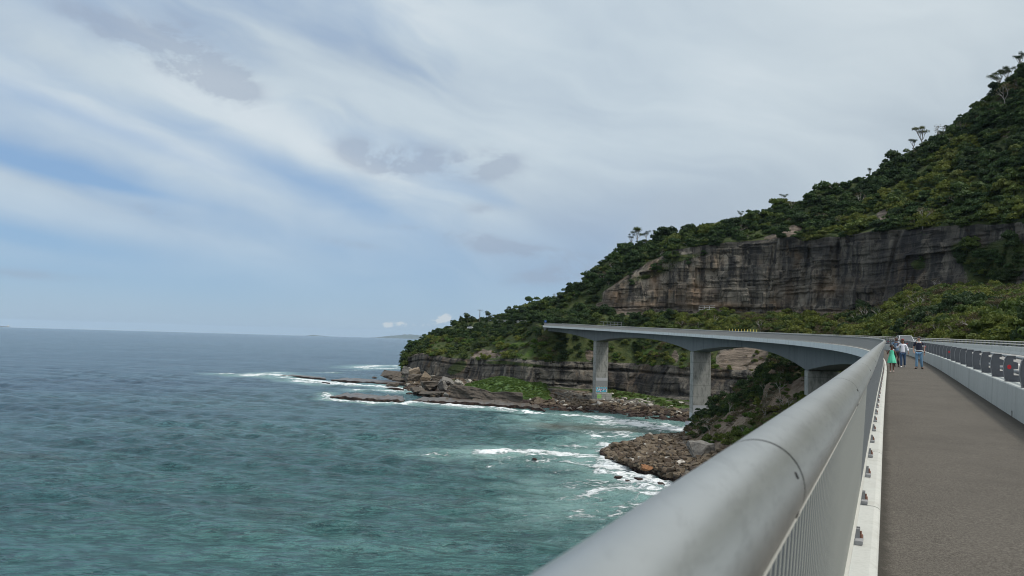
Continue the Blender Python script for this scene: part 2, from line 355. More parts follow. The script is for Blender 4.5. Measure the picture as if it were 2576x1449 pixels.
c = N.mix(N.ss(N.add(tan_, N.add(N.mul(N.sub(n, .5), 1.2), N.mul(N.sub(N.noise(v, .07, 3, .5), .5), 1.4))), .4, .6), c, scree)
c = N.mix(N.ss(N.add(veg, N.mul(N.sub(nf, .5), .9)), .42, .58), c, soil)
c = N.mix(N.ss(N.add(gr, N.add(N.mul(N.sub(nf, .5), .6), N.mul(N.sub(N.noise(v, .09, 4, .6), .5), 2.2))), .42, .62), c, grass)
c = N.mix(N.ss(pz, 2.6, 1.0), c, (.032, .020, .016))
N.set(b.inputs['Base Color'], c); b.inputs['Roughness'].default_value = .9; b.inputs['Specular IOR Level'].default_value = .25
bump(N, b, rh, .9, 1.1)
def rockmat(name, a, bc, tone, layered=True, wetline=True):
    m, N, b, o = newmat(name); v = pos(N); px, py, pz = N.sep(v)
    oi = N.n('ShaderNodeObjectInfo'); isl = N.n('ShaderNodeNewGeometry').outputs['Random Per Island']
    r = N.m('FRACT', N.add(oi.outputs['Random'], isl))
    n = N.noise(v, 1.1, 6, .7); n2 = N.noise(objc(N), 3.5, 5, .6)
    c = N.mix(r, a, bc); c = N.mix(N.ss(n, .4, .7), c, tone); c = N.mix(N.mul(N.ss(n2, .5, .75), .4), c, tuple(q * .4 for q in a))
    if layered:
        l = N.noise(N.mapv(objc(N), (.3, .3, 3.5)), 1.0, 4, .6); c = N.mix(N.mul(N.ss(l, .5, .7), .5), c, tuple(q * .55 for q in a))
    if wetline: c = N.mix(N.ss(N.add(pz, N.mul(n, 1.4)), 2.2, 1.1), c, (.030, .017, .013))
    N.set(b.inputs['Base Color'], c); b.inputs['Roughness'].default_value = .8; b.inputs['Specular IOR Level'].default_value = .3
    bump(N, b, N.add(n, N.mul(n2, .5)), .7, .25); return m
rockmat('boulder_brown', (.052, .036, .025), (.17, .135, .092), (.070, .052, .036), False)
rockmat('boulder_pale', (.34, .32, .28), (.50, .47, .42), (.26, .24, .21), False)
rockmat('boulder_orange', (.24, .11, .045), (.26, .13, .06), (.15, .075, .04), False)
rockmat('slab_rock', (.075, .064, .052), (.13, .108, .086), (.052, .045, .038))
rockmat('slab_tan', (.20, .155, .105), (.25, .20, .145), (.13, .10, .075))
rockmat('slab_grey', (.15, .142, .13), (.21, .198, .18), (.095, .09, .083))
rockmat('reef_rock', (.040, .028, .022), (.065, .046, .036), (.028, .021, .018))
simple('reef_top', (.085, .068, .052), .35, 0, .6, .35, .5, False)
# foliage
def leafmat(name, cols, trans=.3, dark=.36):
    m, N, b, o = newmat(name); v = pos(N); g = N.n('ShaderNodeNewGeometry')
    oi = N.n('ShaderNodeObjectInfo').outputs['Random']; big = N.noise(v, .035, 3, .5)
    f = N.add(N.mul(oi, .75), N.mul(N.sub(big, .5), .9)); f = N.add(f, .12)
    c = N.ramp(f, [(i / (len(cols) - 1), q) for i, q in enumerate(cols)])
    c = N.mix(N.mul(g.outputs['Random Per Island'], dark), c, tuple(q * .42 for q in cols[0]))
    N.set(b.inputs['Base Color'], c); b.inputs['Roughness'].default_value = .65; b.inputs['Specular IOR Level'].default_value = .2
    t = N.n('ShaderNodeBsdfTranslucent', {'Color': c}); ms = N.n('ShaderNodeMixShader', {0: trans, 1: b.outputs[0], 2: t.outputs[0]})
    N.L.new(ms.outputs[0], o.inputs[0]); return m
leafmat('leaf_forest', [(.026, .056, .022), (.042, .080, .026), (.062, .104, .032), (.092, .128, .036)])
leafmat('leaf_olive', [(.080, .110, .024), (.125, .155, .030), (.160, .188, .038), (.195, .208, .050)])
leafmat('leaf_scrub', [(.042, .072, .020), (.068, .105, .024), (.100, .135, .030), (.135, .150, .040)])
leafmat('leaf_dry', [(.085, .070, .044), (.11, .088, .052), (.115, .10, .046), (.075, .080, .04)])
leafmat('leaf_dark', [(.024, .046, .019), (.032, .060, .022), (.042, .074, .026), (.055, .082, .030)])
leafmat('leaf_grass', [(.05, .10, .018), (.07, .13, .022), (.09, .15, .026), (.10, .15, .03)])
simple('bark', (.17, .15, .125), .9, 0, .3, 2); simple('bark_grey', (.30, .285, .26), .9, 0, .3, 2)
simple('wood_pole', (.14, .12, .10), .9)
# sea
m, N, b, o = newmat('sea'); v = pos(N); px, py, pz = N.sep(v)
foamA = A(N, 'foam'); aer = A(N, 'aerated'); nearg = A(N, 'green'); sand = A(N, 'sand')
w1 = N.noise(N.mapv(v, (.05, .14, .1), (0, 0, 0), (0, 0, .20)), 1.0, 6, .62, .5)
w2 = N.noise(N.mapv(v, (.20, .50, .3), (3, 1, 0), (0, 0, .12)), 1.0, 5, .62, .6)
w3 = N.noise(N.mapv(v, (1.1, 2.0, 1), (5, 1, 0), (0, 0, -.2)), 1.0, 3, .6)
patch = N.noise(N.mapv(v, (.006, .016, .01)), 1.0, 4, .55)
kelp = N.noise(N.mapv(v, (.010, .034, .01), (4.3, 8.2, 0), (0, 0, .1)), 1.0, 5, .6)
gust = N.noise(N.mapv(v, (.004, .02, .01), (9, 3, 0), (0, 0, .12)), 1.0, 6, .65)
deep = N.mix(N.ss(N.add(N.mul(patch, .4), N.mul(gust, .6)), .38, .62), (.018, .054, .098), (.050, .108, .158))
teal = N.mix(N.ss(N.add(N.mul(patch, .6), N.mul(gust, .4)), .38, .62), (.021, .088, .089), (.056, .155, .147))
c = N.mix(nearg, deep, teal)
c = N.mix(N.mul(N.mul(N.ss(kelp, .56, .74), .55), N.ss(nearg, .2, .7)), c, (.045, .055, .068))
rip = N.noise(N.mapv(v, (.34, 1.0, .5), (8, 3, 0), (0, 0, .16)), 1.0, 2.5, .55, .8)
c = N.mix(N.m('MAXIMUM', N.ss(w2, .50, .38, 0, .55), N.ss(rip, .51, .40, 0, .62)), c, (.004, .022, .030)); c = N.mix(N.mul(N.ss(w2, .54, .68), .30), c, (.10, .19, .20))  # dark troughs and pale crests: wave shading painted into the water colour
c = N.mix(N.mul(N.ss(N.add(aer, N.mul(N.sub(w1, .5), .9)), .12, .85), .8), c, (.20, .34, .32))
c = N.mix(N.mul(sand, .8), c, (.085, .075, .055))
fn1 = N.noise(N.mapv(v, (.16, .34, .2), (0, 0, 0), (0, 0, .1)), 1.0, 7, .68, 1.0); fn2 = N.noise(v, .9, 5, .7)
fv = N.n('ShaderNodeTexVoronoi', {'Vector': N.mapv(v, (.35, .7, .3)), 'Scale': 1.0}, feature='DISTANCE_TO_EDGE').outputs['Distance']
ft = N.add(N.mul(foamA, 1.0), N.add(N.mul(N.sub(fn1, .5), 2.6), N.add(N.mul(N.sub(fn2, .5), .6), N.mul(N.ss(fv, .0, .22), -.22))))
foam = N.mul(N.ss(ft, .36, .76), N.ss(foamA, .02, .12))
N.set(b.inputs['Base Color'], N.mix(foam, c, (.80, .84, .85)))
N.set(b.inputs['Roughness'], N.add(.14, N.mul(foam, .6))); b.inputs['IOR'].default_value = 1.33
b.inputs['Specular IOR Level'].default_value = .5
w2r = N.m('ABSOLUTE', N.sub(w2, .5)); w1r = N.m('ABSOLUTE', N.sub(w1, .5))
w0 = N.noise(N.mapv(v, (.018, .055, .1), (2, 7, 0), (0, 0, .25)), 1.0, 5, .6, .4)
hh = N.add(N.add(N.add(N.mul(w0, 5.0), N.mul(rip, .7)), N.add(N.mul(w1, 2.6), N.mul(w1r, -3.0))), N.add(N.mul(w2r, -1.3), N.mul(w3, .34))); hh = N.add(hh, N.mul(foam, .35))
bump(N, b, hh, 1.0, 1.15)
simple('spray_foam', (.85, .88, .89), .9, 0, .05)
simple('land_far', (.06, .085, .08), .9, 0, .4, .0008, 0, False)
# people, car
def cloth(name, col, rough=.85, var=.12): return simple(name, col, rough, 0, var, 9, .3)
cloth('skin_brown', (.20, .10, .065), .55); cloth('skin_tan', (.36, .21, .15), .55); cloth('skin_deep', (.14, .065, .042), .55)
cloth('hair_black', (.012, .010, .010), .5); cloth('hair_grey', (.09, .08, .075), .7)
cloth('shirt_blue', (.13, .20, .29)); cloth('shirt_white', (.72, .73, .80)); cloth('polo_navy', (.012, .015, .035)); cloth('collar_white', (.75, .75, .75))
cloth('dress_mint', (.12, .62, .40)); cloth('jeans_dark', (.035, .075, .15)); cloth('jeans_blue', (.13, .25, .38), .85, .35)
cloth('trousers_dark', (.03, .03, .04)); cloth('shoe_white', (.7, .7, .7)); cloth('shoe_grey', (.25, .25, .26)); cloth('shoe_dark', (.02, .018, .018))
cloth('sandal', (.5, .42, .38)); cloth('glasses', (.01, .01, .01), .3); cloth('cap_red', (.22, .05, .05)); cloth('eye_white', (.7, .7, .7)); cloth('lips', (.25, .08, .07))
simple('car_paint', (.62, .63, .64), .25, .0, .03); simple('car_dark', (.02, .022, .025), .4); simple('car_glass', (.05, .06, .07), .08, 0, .1, 3, 0, True, .8)
simple('tyre', (.02, .02, .02), .9); simple('rim', (.45, .46, .47), .35, .8); simple('lamp_glass', (.75, .78, .8), .15); simple('plate', (.7, .68, .5), .5)
simple('sign_blue', (.02, .09, .35), .5); simple('yellow_post', (.65, .55, .12), .6); simple('white_post', (.7, .7, .68), .6)
# ------------------------------------------------------------------ bridge alignment
SK = [0, 12, 30, 50, 110, 180, 260, 340, 460]
KK = [2.61633, -0.25547, -0.12461, 0.82728, 2.74096, 2.83894, 2.16941, 1.75524, 1.82732]
DS = 0.5; S0, S1 = -30.0, 480.0
_s = np.arange(S0, S1 + DS, DS); _k = np.interp(_s, SK, KK) * 1e-3
_th = np.concatenate([[0], np.cumsum((_k[1:] + _k[:-1]) / 2 * DS)]); i0 = int(round(-S0 / DS)); _th = 0.46798 - (_th - _th[i0])
def cum(a): q = np.concatenate([[0], np.cumsum((a[1:] + a[:-1]) / 2 * DS)]); return q - q[i0]
_x = cum(np.sin(_th)) - .10886 * math.cos(.46798); _y = cum(np.cos(_th)) + .10886 * math.sin(.46798)
_z = HC - 1.72082 + .01457 * _s + 1.60799e-5 * _s * _s
def fr(s):
    return (np.interp(s, _s, _x), np.interp(s, _s, _y), np.interp(s, _s, _z), np.interp(s, _s, _th))
def elev(L): return max(0.0, min(L, 12.0) - 3.1) * .04
def P(s, L, z, sup=True):
    x, y, zz, th = fr(s); return (x + L * math.cos(th), y - L * math.sin(th), zz + z + (elev(L) if sup else 0))
def srange(a, b, fine=60.0):
    """stations: closer together near the camera"""
    r = []; s = a
    while s < b: r.append(s); s += .5 if s < 20 else 1.0 if s < 60 else 2.0
    return r + [b]
def sweep(prof, ss, sup=True, caps=True, mb=None, mi=0):
    """prof: list of (L, z) or a function s -> list; closed ring swept along the alignment"""
    mb = mb or MB(); V = []; Fc = []; n = None
    for s in ss:
        pr = prof(s) if callable(prof) else prof; n = len(pr)
        V += [P(s, L, z, sup) for L, z in pr]
    for i in range(len(ss) - 1):
        for k in range(n):
            k2 = (k + 1) % n; Fc.append((i * n + k, (i + 1) * n + k, (i + 1) * n + k2, i * n + k2))
    if caps: Fc.append(tuple(range(n))); Fc.append(tuple((len(ss) - 1) * n + k for k in range(n))[::-1])
    return mb.raw(V, Fc, mi)
def strip(L0, L1, z, ss, mb=None):
    mb = mb or MB(); V = []; Fc = []
    for s in ss: V += [P(s, L0, z), P(s, L1, z)]
    for i in range(len(ss) - 1): Fc.append((2 * i, 2 * i + 1, 2 * i + 3, 2 * i + 2))
    return mb.raw(V, Fc)
SE = 459.0
SS = srange(-25, SE)
PIERS = [76.5, 184.5, 292.5, 400.5]
def hg(s):
    d = min(abs(s - p) for p in PIERS)
    if s < 22.5: return 2.1
    d = min(d, 54.0); return 2.1 + 3.45 * (1 - d / 54.0) ** 2
bridge = empty('bridge', P(0, 6, 0)); tag(bridge, 'long curving grey concrete bridge on tall piers over the rocky cove', 'bridge')
bM = Matrix.Translation(bridge.location).inverted()
def kid(o, par):
    """parent an object built in world coordinates under a thing, keeping its place"""
    o.parent = par; o.matrix_parent_inverse = Matrix.Translation(par.location).inverted() if par.rotation_euler.z == 0 else par.matrix_world.inverted(); return o
deck_prof = [(0, -.02), (3.06, -.02), (12.15, -.02), (12.15, .0), (12.6, .0), (12.6, -1.05), (12.35, -1.05), (12.3, -.35), (9.4, -.75), (2.7, -.75), (-.12, -.42), (-.2, -.95), (-.45, -.95), (-.45, .02), (0, .02)]
kid(sweep(deck_prof, SS).build('deck', MAT['concrete_fascia']), bridge)
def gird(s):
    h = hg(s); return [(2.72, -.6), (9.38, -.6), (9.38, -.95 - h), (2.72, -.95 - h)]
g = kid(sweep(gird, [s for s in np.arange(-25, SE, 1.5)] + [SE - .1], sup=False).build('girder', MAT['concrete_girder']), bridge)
# kerb with its upstand, cast in lengths
KS = [-25, -12] + [4.4 + 3.9 * k for k in range(0, 120)]
mb = MB()
for a, b_ in zip(KS[:-1], KS[1:]):
    if b_ > SE: break
    ss = [a + .012] + [q for q in SS if a + .2 < q < b_ - .2] + [b_ - .012]
    sweep([(-.44, .021), (-.44, .09), (-.425, .10), (-.05, .10), (-.012, .085), (-.0, .07), (-.0, .021)], ss, mb=mb)
kid(mb.build('kerb', MAT['concrete_kerb']), bridge)
for i, p in enumerate(PIERS):
    x, y, z, th = fr(p)
    base_z = [3.0, 6.0, -2.0, 1.5][i]; top = z - .95 - hg(p)
    pr = empty('pier', (0, 0, 0)); 
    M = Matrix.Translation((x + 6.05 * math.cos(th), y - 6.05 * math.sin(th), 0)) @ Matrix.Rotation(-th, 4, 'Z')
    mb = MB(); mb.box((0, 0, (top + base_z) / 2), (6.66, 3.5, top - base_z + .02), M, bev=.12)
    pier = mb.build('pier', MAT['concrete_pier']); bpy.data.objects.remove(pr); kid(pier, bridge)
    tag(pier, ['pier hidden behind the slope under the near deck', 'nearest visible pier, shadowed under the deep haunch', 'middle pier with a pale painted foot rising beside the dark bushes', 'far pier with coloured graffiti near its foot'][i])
    def patch(cx, cz, wx, hz, mat, name, face=-1, off=.012):
        q = MB(); q.box((cx, face * (1.75 + off / 2), cz), (wx, off, hz), M); return kid(q.build(name, MAT[mat]), pier)
    def side(cy, cz, wy, hz, mat, name, off=.012):
        q = MB(); q.box((-3.33 - off / 2, cy, cz), (off, wy, hz), M); return kid(q.build(name, MAT[mat]), pier)
    if i == 2:
        patch(0, 4.5, 6.3, 9.5, 'pier_paint', 'painted_patch'); side(0, 2.5, 3.1, 8, 'pier_paint', 'painted_patch')
        q = MB(); q.box((-2.6, -1.2, .6), (4.6, 6.0, 5.2), M, bev=.1); kid(q.build('pier_footing', MAT['pier_paint']), bridge)
    if i == 3:
        z0 = 6.1
        q = MB(); q.box((.7, -.6, z0 - 2.2), (8.0, 6.4, 3.2), M, bev=.1); kid(q.build('pier_footing', MAT['concrete_pier']), bridge)
        patch(.1, z0 + 4.3, 6.0, 2.6, 'pier_paint_dark', 'painted_patch'); patch(0, z0 + 6.4, 6.4, 1.4, 'pier_paint', 'painted_patch', off=.010)
        gq = empty('x'); bpy.data.objects.remove(gq)
        r2 = random.Random(4); 
        mural = MB(); xs = -2.95
        mural.box((.05, -1.765, z0 + 1.2), (5.95, .01, 2.3), M, 0)
        # wild-style spray letters: slanted strokes, arrows and drips
        for k in range(26):
            cx = -2.6 + k * .21 + r2.uniform(-.1, .1); hh_ = r2.uniform(.5, 1.7); a = r2.uniform(-.6, .6)
            Mk = M @ Matrix.Translation((cx, -1.778 - .0016 * k, z0 + 1.2 + r2.uniform(-.4, .4))) @ Matrix.Rotation(a, 4, 'Y')
            mural.box((0, 0, 0), (r2.uniform(.14, .42), .012, hh_), Mk, 1 + k % 4)
        mo = mural.build('graffiti', [MAT['spray_blue'], MAT['spray_black'], MAT['spray_white'], MAT['spray_pink'], MAT['pier_paint']]); kid(mo, pier)
        tag(mo, 'blue, pink and white spray-painted letters')
        gb = MB(); gb.box((-2.05, -3.815, z0 - 2.0), (2.2, .02, 1.8), M)
        for k in range(7):
            Mk = M @ Matrix.Translation((-2.8 + .25 * k, -3.835, z0 - 2.0)) @ Matrix.Rotation(r2.uniform(-.5, .5), 4, 'Y')
            gb.box((0, 0, 0), (.09, .012, r2.uniform(.8, 1.5)), Mk, 1)
        go = gb.build('graffiti', [MAT['spray_green'], MAT['pier_paint_dark']]); kid(go, pier); tag(go, 'green spray-painted tag on the footing')
# abutment end panel and wing
q = MB(); x, y, z, th = fr(SE); M = Matrix.Translation((x, y, z)) @ Matrix.Rotation(-th, 4, 'Z')
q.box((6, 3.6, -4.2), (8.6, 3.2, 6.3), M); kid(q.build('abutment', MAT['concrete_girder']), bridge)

# footpath and road surfaces: setting
LC_ = [(0, 1), (.05, .7), (.14, .25), (.4, 0), (1.3, 0), (2.05, .0), (2.3, .45), (2.48, .85), (2.6, 1)]  # darkening across the path: grime at the kerb, painted shade at the barrier foot
V = []; gr_ = []
for s in SS:
    for L, g_ in LC_: V.append(P(s, L, 0)); gr_.append(g_)
n_ = len(LC_); ix_ = np.arange(len(SS) * n_).reshape(-1, n_)
me = mesh_np('footpath', V, np.ascontiguousarray(np.stack([ix_[:-1, :-1], ix_[:-1, 1:], ix_[1:, 1:], ix_[1:, :-1]], -1).reshape(-1, 4))); attr(me, 'grime_shade', gr_)
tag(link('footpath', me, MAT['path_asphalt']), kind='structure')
tag(strip(3.04, 11.75, -.004, SS + [465, 475]).build('road', MAT['road_asphalt']), kind='structure')
mb = MB(); strip(3.75, 3.87, .001, SS, mb); strip(11.05, 11.17, .001, SS, mb); strip(7.35, 7.45, .001, SS, mb); strip(7.55, 7.65, .001, SS, mb)
tag(mb.build('road_markings', MAT['road_paint']), kind='structure')

# ------------------------------------------------------------------ concrete barrier beside the path
def wall_profile(Lp, h, back): return [(Lp, -.004), (Lp + .035, h - .02), (Lp + .055, h), (back - .055, h), (back - .03, h - .02), (back, -.004)]
bar = empty('path_barrier', P(0, 2.8, 0)); tag(bar, 'low concrete barrier with dark steel posts between the footpath and the road', 'barrier')
JT = [-25, -9, 11.9, 29.3, 46.7] + [46.7 + 17.4 * k for k in range(1, 30)]
HB = .70
for a, b_ in zip(JT[:-1], JT[1:]):
    if a > SE - 3: break
    b_ = min(b_, SE); ss = [a + .012] + [q for q in SS if a + .2 < q < b_ - .2] + [b_ - .012]
    mb = MB()
    nt = [q for q in (5, 20.8, 36.6, 46.3, 60, 75, 90) if a < q < b_]
    # scuppers are gaps in the foot of the wall: full section split round them
    cur = ss[0]; pts = []
    for q in nt: pts += [(cur, q - .11, False), (q - .11, q + .11, True)]; cur = q + .11
    pts += [(cur, ss[-1], False)]
    for s0_, s1_, hole in pts:
        if s1_ - s0_ < .02: continue
        s_in = [s0_] + [t for t in ss if s0_ + .05 < t < s1_ - .05] + [s1_]
        pf = wall_profile(2.6, HB, 3.05)
        if hole: pf = [(2.607, .12), (2.635, HB - .02), (2.655, HB), (2.995, HB), (3.02, HB - .02), (3.043, .12)]
        sweep(pf, s_in, mb=mb)
    kid(mb.build('wall_panel', MAT['concrete_barrier']), bar)
def rail_pts(L, z, a, b, st=2.0, sup=True):
    r = []; s = a
    while s < b: r.append(P(s, L, z, sup)); s += 1.0 if s < 60 else st
    return r + [P(b, L, z, sup)]
for (L, z, rx, rz) in ((2.98, HB + .59, .045, .035), (2.96, HB + .235, .05, .05)):
    kid(sweep([(L + rx * math.cos(t), z + rz * math.sin(t)) for t in np.arange(0, 6.28, math.pi / 4)], SS, sup=False).build('rail', MAT['steel_rail'], smooth=True), bar)
# post: web plate with two notches for the rails, curved front flange, base plate; local x = away from the path, z up
def post_meshes():
    t = .02
    front = [(.085, 0), (.055, .10), (.04, .22), (.045, .34), (.075, .45), (.11, .505)]
    back = [(.30, .505), (.30, .44), (.25, .44), (.25, .40), (.345, .38), (.345, .255), (.25, .25), (.25, .13), (.37, .13), (.39, 0)]
    out_ = front + back
    V = [(x, -t / 2, z) for x, z in out_] + [(x, t / 2, z) for x, z in out_]; n = len(out_)
    Fc = [tuple(range(n)), tuple(range(n, 2 * n))[::-1]] + [(k, n + k, n + (k + 1) % n, (k + 1) % n) for k in range(n)]
    web = MB().raw(V, Fc)
    fl = MB()
    ed = front + [(.30, .505)]
    for (x0, z0), (x1, z1) in zip(ed[:-1], ed[1:]):
        d = Vector((x1 - x0, 0, z1 - z0)); nn = Vector((-d.z, 0, d.x)).normalized() * .012; nn = nn if nn.x < 0 or abs(d.z) < .01 else -nn
        if abs(d.z) < .02: nn = Vector((0, 0, .012))
        V = []
        for yy in (-.04, .04): V += [(x0, yy, z0), (x1, yy, z1), (x1 + nn.x, yy, z1 + nn.z), (x0 + nn.x, yy, z0 + nn.z)]
        fl.raw(V, [(0, 1, 2, 3), (7, 6, 5, 4), (0, 4, 5, 1), (1, 5, 6, 2), (2, 6, 7, 3), (3, 7, 4, 0)])
    bp = MB(); bp.box((.23, 0, .008), (.34, .16, .016))
    for xx in (.13, .33):
        for yy in (-.055, .055): bp.tube([(xx, yy, .016), (xx, yy, .04)], .012, 6)
    return web, fl, bp
web, fl, bp = post_meshes()
bm_ = web.build('web_plate', MAT['post_paint']); me_web = bm_.data; bpy.data.objects.remove(bm_)
bm_ = fl.build('flange', MAT['post_edge']); me_fl = bm_.data; bpy.data.objects.remove(bm_)
bm_ = bp.build('base_plate', MAT['post_paint']); me_bp = bm_.data; bpy.data.objects.remove(bm_)
rb = MB(); rb.tube([(.16, -.012, .29), (.16, -.017, .29)], .045, 16); bm_ = rb.build('reflector', MAT['reflector_red']); me_rf = bm_.data; bpy.data.objects.remove(bm_)
POST0, PSP = 22.6 - 2.65 * 4, 2.65
ks = list(range(-6, 222))
def post_matrix(s, L, z=0.0, sup=False):
    x, y, zz = P(s, L, z, sup); th = fr(s)[3]; return Matrix.Translation((x, y, zz)) @ Matrix.Rotation(-th, 4, 'Z')
near_k = [k for k in ks if POST0 + PSP * k < SE]
merge = {'web_plate': MB(), 'flange': MB()}
binv = Matrix.Translation(bar.location).inverted()
for c, k in enumerate(near_k):
    s = POST0 + PSP * k; M = post_matrix(s, 2.62, HB) @ Matrix.Scale(1.24, 4, (0, 0, 1))
    if c < 100:
        po = bpy.data.objects.new('post', me_web); COL.objects.link(po); po.parent = bar; po.matrix_parent_inverse = Matrix.Identity(4); po.matrix_local = binv @ M
        for nm, me in (('flange', me_fl), ('base_plate', me_bp)) + ((('reflector', me_rf),) if (k - 4) % 8 == 0 else ()):
            q = bpy.data.objects.new(nm, me); COL.objects.link(q); q.parent = po; q.matrix_parent_inverse = Matrix.Identity(4)
    else:
        for me in (me_web, me_fl): merge['web_plate'].raw([M @ v.co for v in me.vertices], [tuple(p.vertices) for p in me.polygons], 0 if me is me_web else 1)
o = merge['web_plate'].build('far_posts', [MAT['post_paint'], MAT['post_edge']]); kid(o, bar); tag(o, kind='stuff')

# far barrier on the hill side of the road
fb = empty('hillside_barrier', P(40, 12, 0)); tag(fb, 'concrete barrier topped by twin rails along the hill side of the road', 'barrier')
JF = [-25, -10, 4, 18, 32, 46, 60, 74] + [74 + 14 * k for k in range(1, 30)]
for a, b_ in zip(JF[:-1], JF[1:]):
    if a > SE - 3: break
    b_ = min(b_, SE); ss = [a + .012] + [q for q in SS if a + .2 < q < b_ - .2] + [b_ - .012]
    kid(sweep([(11.7, -.004), (11.86, .25), (11.93, .66), (11.96, .68), (12.22, .68), (12.25, .66), (12.25, .003)], ss).build('wall_panel', MAT['concrete_barrier']), fb)
for (L, z, rr) in ((12.02, 1.16, .05), (12.02, .92, .05)):
    kid(sweep([(L + rr * math.cos(t), z + rr * .8 * math.sin(t)) for t in np.arange(0, 6.28, math.pi / 4)], SS).build('rail', MAT['steel_strip'], smooth=True), fb)
finv = Matrix.Translation(fb.location).inverted(); q = MB()
fk = [k for k in range(0, 222) if 24 + 2.0 * k < SE]; rest = MB()
for c, k in enumerate(fk):
    M = post_matrix(24 + 2.0 * k, 12.5, .68, True) @ Matrix.Rotation(math.pi, 4, 'Z') @ Matrix.Scale(1.0, 4)
    M = M @ Matrix.Translation((.08, 0, 0))
    if c < 100:
        po = bpy.data.objects.new('post', me_web); COL.objects.link(po); po.parent = fb; po.matrix_parent_inverse = Matrix.Identity(4); po.matrix_local = finv @ M
    else: rest.raw([M @ v.co for v in me_web.vertices], [tuple(p.vertices) for p in me_web.polygons])
o = rest.build('far_posts', MAT['post_paint']); kid(o, fb); tag(o, kind='stuff')

# ------------------------------------------------------------------ sea-side railing
rl = empty('sea_side_railing', P(0, -.22, 0)); tag(rl, 'steel railing with a fat round handrail tube and close upright blades beside the sea', 'railing')
TL, TZ, TR = -.103, 1.47, .0755
def ring(r, n=48): return [(TL + r * math.cos(t), TZ + r * math.sin(t)) for t in np.arange(n) * 2 * math.pi / n]
J0, JL = 1.35, 2.2
def tube_seg(a, b_, n, mb=None):
    g_ = .005; ss = list(np.linspace(a + g_, b_ - g_, 5 if a < 20 else 3)); mb = mb or MB()
    def pf(s):
        return ring(TR, n)
    st = [ss[0], ss[0] + .002, ss[0] + .0045] + ss[1:-1] + [ss[-1] - .0045, ss[-1] - .002, ss[-1]] if a < 20 else ss
    return sweep(pf, st, sup=False, mb=mb, caps=False)
segs = []; k = -8
while J0 + JL * k < SE - 2: segs.append(J0 + JL * k); k += 1
far_t = MB()
for c, a in enumerate(segs):
    if c < 90:
        o = tube_seg(a, a + JL, 64 if a < 12 else 24).build('handrail_tube', MAT['steel_tube'], smooth=True); kid(o, rl)
    else: tube_seg(a, a + JL, 14, far_t)
o = far_t.build('far_handrail', MAT['steel_tube'], smooth=True); kid(o, rl); tag(o, kind='stuff')
o = sweep(ring(TR - .010, 32), SS, sup=False).build('joint_sleeve', MAT['steel_dark'], smooth=True); kid(o, rl)
# grub screws beside the joints
for c in range(7, 22):
    a = segs[c] + JL; mb = MB()
    x, y, zz, th = fr(a - .05); cth = math.cos(th)
    for an in (25, -22):
        t = math.radians(an); p0 = Vector(P(a - .055, TL + (TR - .003) * math.cos(t), TZ + (TR - .003) * math.sin(t), False)); p1 = Vector(P(a - .055, TL + (TR + .0015) * math.cos(t), TZ + (TR + .0015) * math.sin(t), False))
        mb = MB(); mb.tube([p0, p1], .006, 10); kid(mb.build('screw', MAT['steel_dark']), rl)
    pass
kid(sweep([(-.060, 1.392), (-.054, 1.392), (-.054, 1.412), (-.060, 1.412)], SS, sup=False).build('top_strip', MAT['steel_strip']), rl)
BR = [-25 + 6.3 * k for k in range(80)]; mb = MB()
for a in BR:
    if a > SE - 7: break
    ss = [a + .004] + [q for q in SS if a + .2 < q < a + 6.1] + [a + 6.296]
    sweep([(-.225, .205), (-.158, .205), (-.158, .22), (-.225, .22)], ss, sup=False, mb=mb)
kid(mb.build('bottom_rail', MAT['steel_strip']), rl)
lp = Matrix.Translation(rl.location).inverted()
q = MB(); MT = Matrix.Translation((0, 0, .21)) @ Matrix.Rotation(math.radians(3.6), 4, 'Y'); q.box((-.004, 0, .60), (.044, .0045, 1.20), MT); q.box((.0195, 0, .60), (.003, .005, 1.20), MT, 1); o = q.build('blade', [MAT['steel_blade'], MAT['steel_strip']]); me_bl = o.data; bpy.data.objects.remove(o)  # paler slot on the front edge paints in the light each blade catches
SB = .075; s = 1.0; c = 0; rest = MB(); blV = [v.co.copy() for v in me_bl.vertices]; blF = [tuple(p.vertices) for p in me_bl.polygons]
while s < SE - 1:
    M = post_matrix(s, -.200, 0)
    if c < 100:
        o = bpy.data.objects.new('blade', me_bl); COL.objects.link(o); o.parent = rl; o.matrix_parent_inverse = Matrix.Identity(4); o.matrix_local = lp @ M
    else: rest.raw([M @ v for v in blV], blF)
    s += SB; c += 1
o = rest.build('far_blades', MAT['steel_blade']); kid(o, rl); tag(o, kind='stuff')
q = MB(); q.box((.0, 0, .116), (.058, .26, .032), bev=.004)
q.box((-.02, -.02, .16), (.05, .02, .09)); q.box((-.02, .06, .16), (.05, .012, .09)); o = q.build('stanchion', MAT['plinth_grey']); me_st = o.data; bpy.data.objects.remove(o)
q = MB(); q.tube([(.012, .0, .124), (.012, .0, .16)], .016, 8); q.tube([(.012, .0, .16), (.012, .0, .185)], .009, 6); o = q.build('anchor_bolt', MAT['bolt_rust']); me_ab = o.data; bpy.data.objects.remove(o)
s = 6.82 - 1.62 * 4; c = 0; rest = MB()
while s < SE - 1:
    M = post_matrix(s, -.138, 0)
    if c < 70:
        o = bpy.data.objects.new('stanchion', me_st); COL.objects.link(o); o.parent = rl; o.matrix_parent_inverse = Matrix.Identity(4); o.matrix_local = lp @ M
        a = bpy.data.objects.new('anchor_bolt', me_ab); COL.objects.link(a); a.parent = o; a.matrix_parent_inverse = Matrix.Identity(4)
    else: rest.raw([M @ v.co for v in me_st.vertices], [tuple(p.vertices) for p in me_st.polygons])
    s += 1.62; c += 1
o = rest.build('far_stanchions', MAT['plinth_grey']); kid(o, rl); tag(o, kind='stuff')
